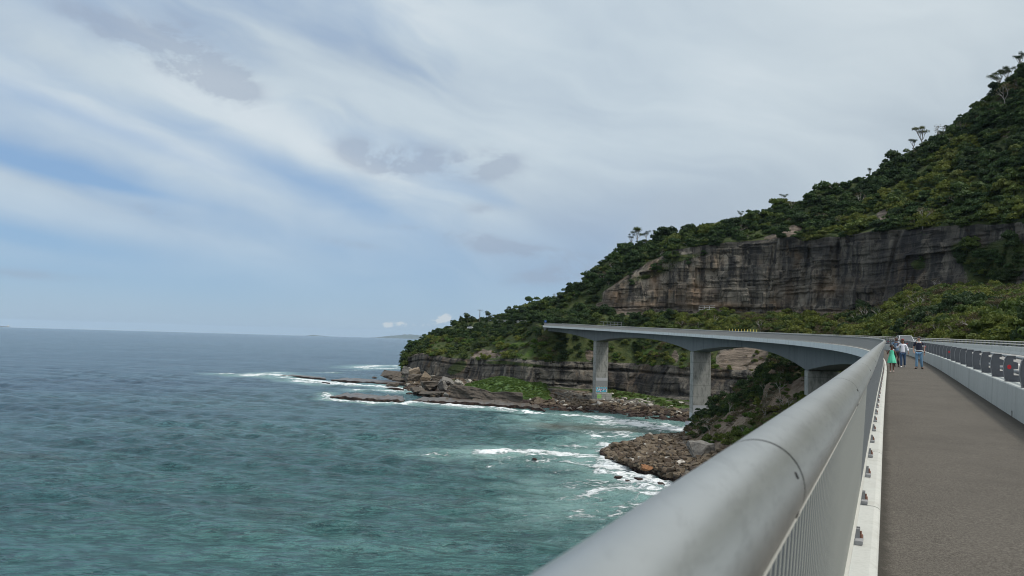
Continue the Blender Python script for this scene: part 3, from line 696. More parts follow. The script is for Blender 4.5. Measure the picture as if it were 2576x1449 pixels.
# ------------------------------------------------------------------ land
def lin(L, xs, k): a = np.array(L, float); return np.interp(xs, a[:, 0], a[:, k])
LF = {
 0: [(1000,952,0),(1012,968,0),(1030,1002,0),(1067,1012,0),(1176,1019,0),(1237,1022,0),(1322,1030,0),(1370,1037,0),(1443,1042,0),(1527,1050,0),(1575,1056,0),(1660,1062,0),(1721,1072,0),(1800,1076,0),(1950,1085,0),(2200,1105,0),(2576,1200,0),(3300,1400,0)],
 1: [(1000,950,545),(1020,941,540),(1100,948,505),(1200,957,470),(1330,966,428),(1450,976,421),(1550,980,421),(1611,990,405),(1700,1003,374),(1800,1010,362),(1900,1015,352),(2000,1030,335),(2200,1050,290),(2576,1120,200),(3300,1250,120)],
 2: [(1000,948,546),(1016,921,543),(1027,900,544),(1060,890,530),(1099,892,515),(1130,900,503),(1200,905,479),(1310,903,436),(1405,908,427),(1500,909,426),(1600,913,421),(1708,921,384),(1794,926,371),(1915,933,358),(2000,940,342),(2200,960,295),(2576,1000,204),(3300,1100,122)],
 3: [(1000,947,548),(1020,895,550),(1042,880,556),(1067,858,562),(1094,841,566),(1128,827,566),(1160,813,560),(1244,813,531),(1300,814.5,500),(1330,815.5,480),(1356,817,446),(1420,829,440),(1500,832,438),(1600,828,438),(1700,832,418),(1765,834,402),(1900,840,385),(2000,845,362),(2100,850,325),(2200,856,275),(2300,860,205),(2400,866,160),(2576,870,110),(2900,885,75),(3300,950,48)],
 4: [(1000,946,550),(1020,893,554),(1042,879,560),(1067,858,568),(1128,825,572),(1160,812,568),(1244,809,552),(1300,803,510),(1400,793,482),(1500,784,470),(1522,778,465),(1549,780,460),(1650,786,448),(1747,789,436),(1893,793,420),(2000,796,405),(2117,798,385),(2190,793,368),(2234,767,360),(2277,738,352),(2350,731,338),(2457,730,318),(2576,736,295),(2900,740,230),(3300,760,180)],
 5: [(1000,945,552),(1020,892,556),(1067,860,572),(1128,824,578),(1160,811,574),(1244,808,560),(1300,790,515),(1400,768,497),(1469,742,482),(1500,748,477),(1522,731,470),(1575,694,466),(1628,660,462),(1694,631,452),(1760,617,443),(1840,609,434),(1893,604,428),(1998,594,412),(2020,606,410),(2104,596,395),(2190,580,375),(2287,575,358),(2384,568,338),(2481,565,320),(2576,560,301),(2900,560,238),(3300,570,188)],
 6: [(1000,944,556),(1020,891,560),(1067,866,578),(1094,850,584),(1128,836,586),(1160,817,582),(1200,813,578),(1244,811,568),(1266,806,548),(1300,788,545),(1346,776,535),(1380,771,530),(1407,756,527),(1469,708,517),(1496,681,513),(1530,649,508),(1580,622,503),(1655,607,498),(1720,586,490),(1805,571,482),(1853,555,476),(1919,534,470),(1972,512,467),(2009,514,465),(2051,494,462),(2108,470,457),(2190,451,452),(2238,418,447),(2287,389,443),(2355,350,436),(2408,316,430),(2481,255,422),(2530,219,412),(2576,182,402),(2800,60,375),(3300,-150,310)],
}
cx = np.concatenate([np.arange(1000, 1530, 2.0), np.arange(1530, 2300, 2.0), np.arange(2300, 3301, 5.0)])
lines = []
for k in range(7):
    ys = lin(LF[k], cx, 1)
    if k == 0: p = atz(cx, ys, -1.2)
    else: p = aty(cx, ys, lin(LF[k], cx, 2))
    if k == 0:  # the shore never lies behind the cliff foot
        pf_ = aty(cx, lin(LF[1], cx, 1), lin(LF[1], cx, 2)); 
    lines.append(p)
l7 = lines[6].copy(); l7[:, 1] += 90; l7[:, 0] += 10; l7[:, 2] -= 6
l8 = l7.copy(); l8[:, 1] += 160; l8[:, 2] *= .3
lines[1][:, 2] = np.maximum(lines[1][:, 2], 2.0)
for k in range(7): lines[k][cx < 1008, 2] = -2.5
l7[cx < 1008, 2] = -2.5; l8[cx < 1030, 2] = -2.5
lines += [l7, l8]
nr = [26, 60, 34, 22, 110, 46, 6, 4]
rows = []; seg = []; tt = []
for k in range(8):
    for j in range(nr[k] + (1 if k == 7 else 0)):
        t = j / nr[k]; rows.append(lines[k] * (1 - t) + lines[k + 1] * t); seg.append(k); tt.append(t)
G = np.array(rows); seg = np.array(seg); tt = np.array(tt); R_, C_ = G.shape[:2]
IM = proj(G.reshape(-1, 3)).reshape(R_, C_, 2); ix, iy = IM[..., 0], IM[..., 1]
def gm(x, y, sx, sy, ang=0):
    a = math.radians(ang); u = (ix - x) * math.cos(a) + (iy - y) * math.sin(a); v_ = -(ix - x) * math.sin(a) + (iy - y) * math.cos(a)
    return np.exp(-(u / sx) ** 2 - (v_ / sy) ** 2)
SEGc = seg[:, None] + 0 * ix; Tt = tt[:, None] + 0 * ix; cxx = ix * 0 + cx[None, :]
veg = np.zeros_like(ix); grass = np.zeros_like(ix); scr = np.zeros_like(ix); och = np.zeros_like(ix); stn = np.zeros_like(ix)
s0 = SEGc == 0; s1 = SEGc == 1; s2 = SEGc == 2; s3 = SEGc == 3; s4 = SEGc == 4; s5 = SEGc >= 5
veg[s2 | s3 | s5] = 1
veg[s0] = np.clip((Tt[s0] - .72) * 3, 0, .8)
lf4 = np.clip((1530 - cxx) / 30, 0, 1); veg = np.where(s4, np.maximum(veg, lf4), veg)
# wooded breaks over the right end of the upper cliff
veg = np.where(s4, np.maximum(veg, np.clip(1.3 * gm(2490, 690, 60, 60) + 1.1 * gm(2430, 640, 45, 22, 30) + 1.0 * gm(2310, 665, 22, 14) + 1.2 * gm(2540, 640, 50, 40), 0, 1)), veg)
veg = np.where(s4, np.maximum(veg, .62 * np.clip(gm(1640, 690, 110, 16, -18) + gm(1700, 650, 90, 10, -10), 0, 1)), veg)
veg = np.where(s1, np.maximum(veg, np.clip(1.2 * gm(1150, 925, 28, 14, -30) + .9 * gm(1250, 912, 40, 5) + .9 * gm(1330, 918, 60, 5, 5), 0, 1)), veg)
scr = np.where(s2, np.clip(1.5 * gm(1885, 895, 45, 34, 0) + 1.1 * gm(1205, 893, 26, 9, -25) + 1.2 * gm(1245, 890, 30, 8, -10) + 1.1 * gm(1698, 900, 9, 12, 10) + 1.1 * gm(1830, 905, 30, 20) + 1.0 * gm(1485, 890, 14, 18, -10) + 0.9 * gm(1060, 895, 45, 7), 0, .78), 0)
scr = np.where(s5, np.clip(1.3 * gm(1998, 582, 20, 15, -35) + .9 * gm(1950, 592, 35, 7, -12) + 1.2 * gm(2225, 548, 18, 28, 30) + .5 * gm(2540, 330, 60, 22, -40), 0, .8), scr)
scr = np.where(s3 | s4, np.clip(1.3 * gm(1560, 775, 60, 14, 8) + 1.1 * gm(2090, 785, 60, 9, 0), 0, .7), scr)
veg = np.where(scr > .45, 0, veg)
grass = np.where(s2, .72 * np.clip(.9 * gm(1620, 880, 60, 22) + .9 * gm(1760, 880, 25, 25) + .8 * gm(1330, 880, 60, 18, 10), 0, 1), 0)
grass = np.where(s0, np.clip(1.1 * gm(1580, 992, 70, 10, 5) + 1.2 * gm(1680, 1015, 45, 9, 8) + gm(1540, 985, 40, 10), 0, 1), grass)
och = np.where(s4, np.clip(.9 * gm(1645, 690, 16, 40) + .8 * gm(1545, 745, 22, 14) + .95 * gm(1800, 769, 75, 9, 1) + .7 * gm(1600, 765, 60, 6) + .4 * gm(1760, 740, 40, 25) + .8 * gm(2090, 725, 40, 18) + .4 * gm(1985, 735, 20, 25), 0, 1), 0)
stn = np.where(s4, np.clip(.75 * gm(1885, 660, 26, 90) + .7 * gm(2060, 620, 60, 45) + .5 * gm(2110, 690, 15, 70) + .9 * gm(2320, 640, 130, 70) + .9 * gm(2350, 740, 60, 30) + .5 * gm(2230, 700, 40, 60), 0, 1), 0)
stn = np.where(s4, np.clip(stn + .35 * np.clip((ix - 1850) / 300, 0, 1), 0, .95), stn)
stn = np.where(s1, .25 + .5 * gm(1650, 960, 120, 40) + .3 * gm(1500, 960, 60, 30), stn)
# relief
Pn = G.copy(); f = Pn
wedge = np.where(s4 | s1, np.clip(np.sin(np.pi * np.clip(Tt * 1.02, 0, 1)) * 4, 0, 1), 0) * np.clip((cxx - 1012) / 12, 0, 1)
wedge = np.where(s4, wedge * np.clip((cxx - 1515) / 30, 0.15, 1), wedge)
q3 = np.stack([f[..., 0], f[..., 1], f[..., 2]], -1)
butt = fbm(q3 * np.array([.035, .035, .006]), 3, 3) * 3.2 + fbm(q3 * np.array([.14, .14, .02]), 3, 9) * 1.5
zz = f[..., 2] + fbm(q3 * np.array([.02, .02, .02]), 2, 5) * 2.5
ledge = np.round(zz / 2.7 + vnoise(np.stack([zz * .9, f[..., 0] * .02, 0 * zz], -1), 4)) ; ledge = (_h(ledge.astype(np.int64), (np.floor(f[..., 0] / 26 + vnoise(q3 * .05, 8))).astype(np.int64), ledge.astype(np.int64) * 0, 2) - .5) * 2.2
crack = -np.clip(.16 - np.abs(vnoise(q3 * np.array([.09, .09, .008]), 21)), 0, 1) * 14
bi = np.floor((f[..., 0] + 3 * vnoise(q3 * .04, 61)) / 13).astype(np.int64); bj = np.floor((zz + 4 * _h(bi, bi * 0, bi * 0, 62)) / 11).astype(np.int64)
block_ = (_h(bi, bj, bi * 0, 63) - .5) * 4.2
bi2 = np.floor(f[..., 0] / 4.3 + vnoise(q3 * .07, 64)).astype(np.int64); bj2 = np.floor(zz / 3.6 + 2 * _h(bi2, bi2 * 0, bi2 * 0, 65)).astype(np.int64)
block_ += (_h(bi2, bj2, bi2 * 0, 66) - .5) * 1.9
ledge = ledge * .45
disp = (butt + ledge + block_ + crack) * wedge * np.where(s1, .65, 1.0)
# overhang notch in the sea cliff, and the undercut at the base of the upper cliff
notch = np.where(s1, -2.6 * np.exp(-((Tt - .70) / .045) ** 2) * (fbm(q3 * .03, 2, 31) > -.5) - 3.4 * np.exp(-((Tt - .12) / .10) ** 2) * gm(1690, 990, 40, 40) - 2.0 * np.exp(-((Tt - .2) / .06) ** 2) * (cxx < 1520) * (cxx > 1350), 0)
notch = np.where(s4, -1.8 * np.exp(-((Tt - .075) / .022) ** 2) * (cxx > 1530) * (cxx < 2200), notch)
disp = disp + notch
rough = np.where(s2 | s3 | s5, fbm(q3 * .08, 4, 40) * 1.6, 0) + np.where(s0, fbm(q3 * .22, 4, 50) * .8 * np.sin(np.pi * np.clip(Tt, 0, 1)), 0)
rough = rough + np.where(s2 & (scr > .2), 1.1 * (np.round(f[..., 2] / 1.7 + .6 * vnoise(q3 * .08, 55)) - f[..., 2] / 1.7) * scr, 0)
rid = np.where(s2, fbm(q3 * np.array([.06, .02, .02]), 3, 60) * 2.0 * np.sin(np.pi * Tt), 0)
dirn = -G[..., :2] / np.linalg.norm(G[..., :2], axis=-1, keepdims=True)
keep = np.clip((cxx - 1008) / 10, 0, 1)
Pn[..., :2] += dirn * (disp * keep)[..., None]; Pn[..., 2] += (rough + rid) * keep * np.where(SEGc >= 6, .5, 1)
idx = np.arange(R_ * C_).reshape(R_, C_)
Fc = np.stack([idx[:-1, :-1], idx[:-1, 1:], idx[1:, 1:], idx[1:, :-1]], -1).reshape(-1, 4)
me = mesh_np('headland', Pn.reshape(-1, 3), Fc)
for nm, a in (('veg', veg), ('grass', grass), ('scree', scr), ('ochre', och), ('stainy', stn), ('wet', veg * 0)): attr(me, nm, a)
terr = link('headland_terrain', me, MAT['terrain'], smooth=True); tag(terr, kind='structure')
TG = dict(P=Pn, veg=veg, ix=ix, iy=iy, seg=SEGc, T=Tt, scr=scr, grass=grass)

# near spur: rubble point and the scrubby bank below the bridge
LN = {
 0: [(1515,1142,0),(1530,1160,0),(1572,1182,0),(1628,1204,0),(1678,1219,0),(1750,1264,0),(1850,1345,0),(2000,1490,0),(2200,1720,0),(2600,2350,0)],
 1: [(1515,1139,.2),(1530,1150,1.2),(1600,1165,2.2),(1700,1190,2.6),(1780,1215,3),(1900,1290,3.5),(2100,1460,4),(2600,2000,6)],
 2: [(1515,1136,.2),(1530,1130,1.2),(1600,1114,2.4),(1690,1104,3.0),(1735,1104,3.6),(1780,1140,4.5),(1850,1165,7),(2000,1200,10),(2200,1300,14),(2600,1500,18)],
 3: [(1515,1134,.2),(1530,1124,.4),(1600,1108,1.2),(1628,1094,1.4),(1688,1092,1.4),(1735,1088,2.2)],
}
LC = [(1735,1088,267),(1742,1068,264),(1752,1056,262),(1800,1014,262),(1853,988,262),(1880,965,260),(1912,945,256),(1925,900,252),(1960,885,248),(2050,868,235),(2200,866,215),(2400,880,150),(2600,900,100)]
nx = np.concatenate([np.arange(1515, 2000, 2.5), np.arange(2000, 2601, 8)])
l0 = atz(nx, lin(LN[0], nx, 1), -1.0)
l1 = atz(nx, lin(LN[1], nx, 1), 0); l2 = atz(nx, lin(LN[2], nx, 1), 0)
def at_h(xs, ys, hs):
    d = ray(xs, ys); return CC + d * ((hs - HC) / d[..., 2])[..., None]
l1 = at_h(nx, lin(LN[1], nx, 1), lin(LN[1], nx, 2)); l2 = at_h(nx, lin(LN[2], nx, 1), lin(LN[2], nx, 2))
l3 = np.where((nx < 1735)[:, None], at_h(nx, lin(LN[3], nx, 1), lin(LN[3], nx, 2)), aty(nx, lin(LC, nx, 1), lin(LC, nx, 2)))
l2[:, :] = np.where((l2[:, 1:2] > l3[:, 1:2] - 3), l2 * .0 + (l1 * .35 + l3 * .65), l2)
l4 = l3.copy(); l4[:, 1] += np.interp(nx, [1515, 1735, 1760, 1925, 2100, 2600], [4, 5, 22, 34, 40, 30]); l4[:, 2] = np.interp(nx, [1515, 1925, 2000, 2150, 2600], [-1.5, -1.5, 8, 24, 27])
ll = [l0, l1, l2, l3, l4]; nr2 = [18, 34, 60, 16]; rows = []; sg = []; t2 = []
for k in range(4):
    for j in range(nr2[k] + (1 if k == 3 else 0)):
        t = j / nr2[k]; rows.append(ll[k] * (1 - t) + ll[k + 1] * t); sg.append(k); t2.append(t)
G2 = np.array(rows); sg = np.array(sg)[:, None] + 0 * G2[..., 0]; t2 = np.array(t2)[:, None] + 0 * G2[..., 0]; nxx = G2[..., 0] * 0 + nx[None]
slope = (sg >= 2) & (nxx > 1735)
n2 = fbm(G2 * .07, 4, 70) * 2.2 * slope * np.sin(np.pi * np.clip(np.where(sg == 2, t2, .5), 0, 1)) + fbm(G2 * .35, 4, 75) * .35
P2 = G2.copy(); P2[..., 2] += n2
veg2 = np.where(slope, np.clip(.66 + .9 * fbm(G2 * .07, 3, 80), 0, 1), 0); veg2 = np.where(sg == 2, veg2 * np.clip(t2 * 4 - .3, 0, 1), veg2)
im2 = proj(P2.reshape(-1, 3)).reshape(P2.shape[:2] + (2,))
scr2 = np.where(sg <= 2, np.clip(.9 * np.exp(-((im2[..., 0] - 1700) / 50) ** 2 - ((im2[..., 1] - 1120) / 24) ** 2), 0, 1), 0)
idx = np.arange(P2.shape[0] * P2.shape[1]).reshape(P2.shape[:2])
Fc = np.stack([idx[:-1, :-1], idx[:-1, 1:], idx[1:, 1:], idx[1:, :-1]], -1).reshape(-1, 4)
me = mesh_np('spur', P2.reshape(-1, 3), Fc)
for nm, a in (('veg', veg2), ('grass', veg2 * 0), ('scree', scr2), ('ochre', slope * .5), ('stainy', veg2 * 0), ('wet', veg2 * 0)): attr(me, nm, a)
spur = link('rocky_spur_ground', me, MAT['terrain'], smooth=True); tag(spur, kind='structure')
TS = dict(P=P2, veg=veg2, ix=im2[..., 0], iy=im2[..., 1], seg=sg, T=t2)

# ground height lookup by casting down
from mathutils.bvhtree import BVHTree
def bvh(o):
    me = o.data; return BVHTree.FromPolygons([tuple(v.co) for v in me.vertices], [tuple(p.vertices) for p in me.polygons])
B1, B2 = bvh(terr), bvh(spur)
def ground(x, y, which=None):
    best = None
    for B in ((B1, B2) if which is None else (which,)):
        h = B.ray_cast(Vector((x, y, 400)), Vector((0, 0, -1)))
        if h[0] is not None and (best is None or h[0].z > best): best = h[0].z
    return best
def cast(x, y, which=None):
    """first land point seen at a picture position"""
    d = Vector(ray(x, y)).normalized(); o_ = Vector((0, 0, HC)); best = None
    for B in ((B1, B2) if which is None else (which,)):
        h = B.ray_cast(o_, d)
        if h[0] is not None and (best is None or h[3] < best[3]): best = h
    return best

# sea: one sheet following the earth's curve out past the horizon
azs = np.concatenate([np.radians(np.arange(-48, 46, .17)), np.radians(np.arange(46, 312, 6))]); 
rr = [12.0]
while rr[-1] < 2600: rr.append(rr[-1] * (1.012 if rr[-1] < 120 else 1.0058 if rr[-1] < 700 else 1.009))
while rr[-1] < 42000: rr.append(rr[-1] * 1.03)
rr = np.array(rr); Rg, Ag = np.meshgrid(rr, azs, indexing='ij'); sx, sy = Rg * np.sin(Ag), Rg * np.cos(Ag)
def dseg(pts, closed=False):
    d = np.full(sx.shape, 1e9)
    for (a, b_) in zip(pts[:-1], pts[1:]):
        a = np.array(a[:2]); b_ = np.array(b_[:2]); ab = b_ - a; t = np.clip(((sx - a[0]) * ab[0] + (sy - a[1]) * ab[1]) / max(ab @ ab, 1e-9), 0, 1)
        d = np.minimum(d, np.hypot(sx - a[0] - ab[0] * t, sy - a[1] - ab[1] * t))
    return d
def pl(*p): p = np.array(p, float); return [tuple(q) for q in atz(p[:, 0], p[:, 1], 0)]
FOAM = [  # polyline in plan, half width (m), strength
 (pl((560,941),(640,942),(700,938)), 7, .75), (pl((630,945),(690,943),(720,947)), 9, 1.0),
 (pl((700,950),(760,955),(815,962),(850,966),(900,969),(960,972),(1005,980)), 6, 1.0), (pl((745,958),(790,964),(830,967)), 7, .85), (pl((790,938),(850,937)), 4, .6),
 (pl((905,925),(950,920),(1010,921)), 12, .85), (pl((925,928),(1000,927)), 8, .8), (pl((860,932),(930,931)), 4, .45),
 (pl((900,982),(950,981),(1000,985),(1040,987)), 4.5, .85),
 (pl((822,1004),(870,1008),(930,1013),(1015,1016),(1040,1013)), 3.0, 1.0), (pl((820,990),(826,1002)), 3, .7),
 (pl((1037,1014),(1100,1019),(1176,1024),(1237,1028),(1322,1036),(1370,1043),(1443,1048),(1500,1054)), 4.0, .95),
 (pl((1443,1046),(1527,1053),(1575,1059),(1640,1065),(1700,1075)), 4.5, 1.0), (pl((1560,1064),(1640,1075),(1720,1085)), 11, .88), (pl((1480,1060),(1560,1068),(1640,1082)), 8, .6), (pl((1560,1092),(1620,1098),(1600,1112)), 6, .6), (pl((1420,1128),(1500,1122),(1545,1128)), 5, .5), (pl((1240,1165),(1330,1172),(1460,1190)), 5, .4), (pl((1430,1225),(1500,1215),(1580,1232)), 4, .55), (pl((1380,1300),(1460,1290),(1530,1310)), 4, .45), (pl((1290,1150),(1400,1160),(1520,1170)), 5, .45), (pl((1560,1215),(1640,1250),(1600,1290)), 5, .5),
 (pl((1430,1062),(1500,1070),(1560,1074),(1620,1080)), 4, .62), (pl((1470,1085),(1560,1092),(1620,1092)), 3.0, .6), (pl((1500,1100),(1560,1104),(1610,1104)), 4, .7),
 (pl((1210,1140),(1290,1139),(1360,1140),(1450,1143),(1530,1148)), 3.2, .95), (pl((1330,1146),(1420,1150),(1510,1152)), 3.0, .8), (pl((1060,1142),(1120,1144)), 2.5, .5), (pl((1530,1118),(1528,1150),(1545,1168)), 4, .85),
 (pl((1520,1165),(1572,1186),(1628,1208),(1672,1222),(1720,1246),(1760,1275)), 4.2, 1.0), (pl((1500,1178),(1560,1200),(1610,1222),(1650,1236)), 3.6, .8),
 (pl((1440,1255),(1500,1236),(1560,1230),(1640,1240)), 3.4, .66), (pl((1470,1275),(1530,1262),(1600,1265)), 2.4, .55), (pl((1540,1300),(1575,1280)), 2.0, .55), (pl((1380,1177),(1420,1182)), 1.6, .6),
]
foamv = np.zeros_like(sx); aerv = np.zeros_like(sx)
for pts, wd, st in FOAM:
    if pts[0][1] > 1e5: continue
    d = dseg(pts); foamv = np.maximum(foamv, st * np.exp(-(d / wd) ** 2)); aerv = np.maximum(aerv, st * np.exp(-(d / (wd * (4.2 if pts[0][1] < 330 else 2.6))) ** 2))
aerv = np.maximum(aerv, .6 * np.exp(-(dseg(pl((1400,1120),(1500,1115),(1560,1125))) / 12) ** 2))
sandv = np.exp(-(dseg(pl((1400,1072),(1480,1078),(1600,1086))) / 9) ** 2) * .95 * (1 - np.clip(foamv * .5, 0, 1))
shore = np.minimum(dseg([tuple(q) for q in lines[0][::12]]), dseg([tuple(q) for q in l0[::8]]))
ca = sx * math.cos(-.35) + sy * math.sin(-.35)
green = np.clip(1.05 - (sy + 1.1 * np.maximum(-sx, 0) - 60) / 560, 0, 1)
green = np.clip(green + .35 * np.exp(-shore / 90), 0, 1)
swz = np.sin((sx * .13 + sy * .40) * .55 + 2.2 * fbm(np.stack([sx * .02, sy * .02, 0 * sx], -1), 2, 90)) * .22
rw = np.random.RandomState(12); hxs = np.zeros_like(sx); hys = np.zeros_like(sx); amp_mod = .75 + .5 * fbm(np.stack([sx * .012, sy * .02, 0 * sx], -1), 2, 97)
for k_ in range(46):
    lam = 2.2 * (16 / 2.2) ** (k_ / 45.0) * rw.uniform(.9, 1.1); an = math.radians(rw.normal(78, 26)); kx, ky = math.cos(an) * 2 * math.pi / lam, math.sin(an) * 2 * math.pi / lam
    cell_ = np.maximum(Rg * np.where(Rg < 120, .012, np.where(Rg < 700, .0058, .009)), .3); am = .0125 * lam ** .95 * np.clip((lam / cell_ - 2.4) / 3.0, 0, 1) * amp_mod
    ph = kx * sx + ky * sy + rw.uniform(0, 6.28); sn = np.sin(ph); cs_ = np.cos(ph); swz += am * sn; hxs += am * math.cos(an) * cs_ * .9; hys += am * math.sin(an) * cs_ * .9
fade_ = np.clip((2600 - Rg) / 1800, 0, 1); swz *= fade_; sx = sx + hxs * fade_; sy = sy + hys * fade_
fz = foamv * (.25 + .55 * np.abs(fbm(np.stack([sx * .3, sy * .5, 0 * sx], -1), 3, 95))) 
sz = swz + fz - Rg ** 2 / (2 * 6.371e6)
idx = np.arange(Rg.size).reshape(Rg.shape); nA = len(azs)
Fc = np.stack([idx[:-1], idx[1:], np.roll(idx, -1, 1)[1:], np.roll(idx, -1, 1)[:-1]], -1).reshape(-1, 4)[:, ::-1]
me = mesh_np('sea', np.stack([sx, sy, sz], -1).reshape(-1, 3), np.ascontiguousarray(Fc))
for nm, a in (('foam', foamv), ('aerated', aerv), ('green', green), ('sand', sandv)): attr(me, nm, a)
o = link('sea', me, MAT['sea'], smooth=True); tag(o, kind='structure')

# far coast on the horizon
def far_hill(name, pts, Y, depth, label):
    V = []; Fc = []; pts = np.array(pts, float); xs = np.linspace(pts[0, 0], pts[-1, 0], 90); ys = np.interp(xs, pts[:, 0], pts[:, 1])
    base = -(Y ** 2) / (2 * 6.371e6) - 20
    a = aty(xs, ys, Y); a[:, 2] += vnoise(np.stack([xs * .2, xs * 0, xs * 0], -1)) * Y * .0004
    b_ = a.copy(); b_[:, 2] = base; b_[:, 1] -= depth * .5; c_ = a.copy(); c_[:, 1] += depth; c_[:, 2] = base
    n = len(xs); V = np.concatenate([b_, a, c_]); idx = np.arange(3 * n).reshape(3, n)
    Fc = np.stack([idx[:-1, :-1], idx[:-1, 1:], idx[1:, 1:], idx[1:, :-1]], -1).reshape(-1, 4)
    o = link(name, mesh_np(name, V, Fc), MAT['land_far'], smooth=True); tag(o, kind='structure'); return o
far_hill('far_hills', [(890,853),(930,850),(965,846.5),(1000,843),(1030,841),(1070,844),(1140,848)], 27000, 3000, '')
far_hill('far_coast', [(770,848),(779,843.6),(792,842.6),(803,844.5),(815,848),(860,849.5),(900,850.5),(960,850.5),(1000,852),(1060,853),(1140,856)], 24000, 2500, '')
# ------------------------------------------------------------------ plants
def crown_mesh(name, seed, R=1.0, flat=.75, lobes=16, leaves=60, leaf=.10, gap=.5, mat=None, upb=.5):
    """leaf clumps spread through an uneven crown of radius R standing on z=0"""
    r = np.random.RandomState(seed); V = []; Fc = []
    for k in range(lobes):
        a = r.uniform(0, 2 * math.pi); rad = math.sqrt(r.uniform(0, 1)) * R * .72; h = r.uniform(.15, 1.0) * (1 - .45 * (rad / R) ** 2)
        c = np.array([rad * math.cos(a), rad * math.sin(a), h * R * flat * 1.35]); lr = R * r.uniform(.22, .42) * (1.0 if h > .4 else 1.15)
        n = int(leaves * (lr / (R * .32)) ** 2)
        d = r.normal(size=(n, 3)); d[:, 2] = np.abs(d[:, 2]) * (1 - upb) + d[:, 2] * upb; d /= np.linalg.norm(d, axis=1, keepdims=True)
        p = c + d * lr * np.array([1, 1, .72]) * r.uniform(.72, 1.08, size=(n, 1))
        p[:, 2] = np.maximum(p[:, 2], 0.0)
        nn = d + r.normal(size=(n, 3)) * .55; nn /= np.linalg.norm(nn, axis=1, keepdims=True)
        t = np.cross(nn, r.normal(size=(n, 3))); t /= np.linalg.norm(t, axis=1, keepdims=True); b_ = np.cross(nn, t)
        s = leaf * R * r.uniform(.6, 1.35, size=(n, 1))
        q = np.stack([p - t * s - b_ * s * .55, p + t * s * .9 - b_ * s * .6, p + t * s * 1.05 + b_ * s * .55, p - t * s * .7 + b_ * s * .65], 1)
        base = len(V) * 4; V.append(q.reshape(-1, 3)); 
    V = np.concatenate(V); Fc = np.arange(len(V)).reshape(-1, 4)
    me = mesh_np(name, V, Fc); me.materials.append(MAT[mat]); return me
KINDS = [
 ('forest', [crown_mesh('crown', 11 + i, 1.0, (.95, 1.25, .8, 1.1)[i], (13, 10, 20, 8)[i], (72, 80, 50, 90)[i], (.085, .10, .075, .09)[i], mat='leaf_forest', upb=.35) for i in range(4)]),
 ('dark', [crown_mesh('crown', 31 + i, 1.0, 1.1, 18, 58, .08, mat='leaf_dark') for i in range(2)]),
 ('olive', [crown_mesh('crown', 51 + i, 1.0, .8, 20, 62, .07, mat='leaf_olive') for i in range(3)]),
 ('scrub', [crown_mesh('crown', 71 + i, 1.0, .7, 15, 50, .10, mat='leaf_scrub') for i in range(3)]),
 ('bare', []),
 ('dry', [crown_mesh('crown', 91 + i, 1.0, .75, 12, 36, .055, mat='leaf_dry') for i in range(2)]),
 ('grass', [crown_mesh('crown', 97 + i, 1.0, .35, 14, 50, .12, mat='leaf_grass') for i in range(1)]),
]
def bare_mesh(seed):
    r = random.Random(seed); mb = MB(); tips = []
    def grow(p, d, L, rad, n):
        q = p + d * L; mid = p.lerp(q, .5) + Vector((r.gauss(0, .06), r.gauss(0, .06), 0)) * L; mb.tube([p, mid, q], [rad, rad * .8, rad * .6], 4, False)
        if n == 0: tips.append(q); return
        for _ in range(2 + (n > 1)): grow(q, (d + Vector((r.gauss(0, .5), r.gauss(0, .5), r.gauss(.1, .25)))).normalized(), L * r.uniform(.55, .8), rad * .6, n - 1)
    grow(Vector((0, 0, -.2)), Vector((r.gauss(0, .1), r.gauss(0, .1), 1)).normalized(), .75, .045, 3)
    rn = np.random.RandomState(seed)
    for q in tips:
        for _ in range(5):
            c = q + Vector(rn.normal(size=3)) * .09; u = Vector(rn.normal(size=3)).normalized() * .06; v_ = Vector(rn.normal(size=3)).normalized() * .045; mb.raw([c - u, c - v_, c + u, c + v_], [(0, 1, 2, 3)], 1)
    me = bpy.data.meshes.new('branches'); me.from_pydata(mb.v, [], mb.f); me.materials.append(MAT['bark_grey']); me.materials.append(MAT['leaf_dry']); me.polygons.foreach_set('material_index', mb.mi); me.update(); return me
for nm_, lst in KINDS:
    if nm_ == 'bare': lst += [bare_mesh(5), bare_mesh(6)]
KI = {n: m for n, m in KINDS}
FLAT = [(n, m) for n, ms in KINDS for m in ms]
trees = []   # (x, y, z, scale, sz, rot, mesh index, zone)
rs = np.random.RandomState(5)
def pick(names):
    nm = names[rs.randint(len(names))]; c = [i for i, (n, m) in enumerate(FLAT) if n == nm]; return c[rs.randint(len(c))]
def scatter(T, mask, spacing, smin, smax, names, zone, sink=.25, nodes=None):
    """drop plants over terrain cells where mask > 0, about one per spacing^2"""
    Pq = T['P']; a = Pq[:-1, :-1]; b_ = Pq[:-1, 1:]; c = Pq[1:, 1:]; d = Pq[1:, :-1]
    ar = .5 * np.linalg.norm(np.cross(c - a, d - b_), axis=-1); mk = (mask[:-1, :-1] + mask[1:, 1:]) / 2
    wgt = (ar * np.clip(mk, 0, 1)).ravel(); tot = wgt.sum(); n = int(tot / spacing ** 2)
    if n == 0: return
    cell = rs.choice(len(wgt), n, p=wgt / tot); u = rs.rand(n, 1); v_ = rs.rand(n, 1)
    A_, B_, C2, D_ = (q.reshape(-1, 3)[cell] for q in (a, b_, c, d))
    p = (A_ * (1 - u) + B_ * u) * (1 - v_) + (D_ * (1 - u) + C2 * u) * v_
    zf = vnoise(p * .03, 77)
    for i in range(n):
        x, y, z = p[i]; s = (smin + (smax - smin) * rs.rand() ** 1.5) * (1 + .25 * rs.rand() ** 4); ns = names(p[i], zf[i]) if callable(names) else names
        trees.append((x, y, z - sink * s, s, s * rs.uniform(.8, 1.25), rs.uniform(0, 6.28), pick(ns), zone))
T = TG
ins = (T['ix'] > 1012)
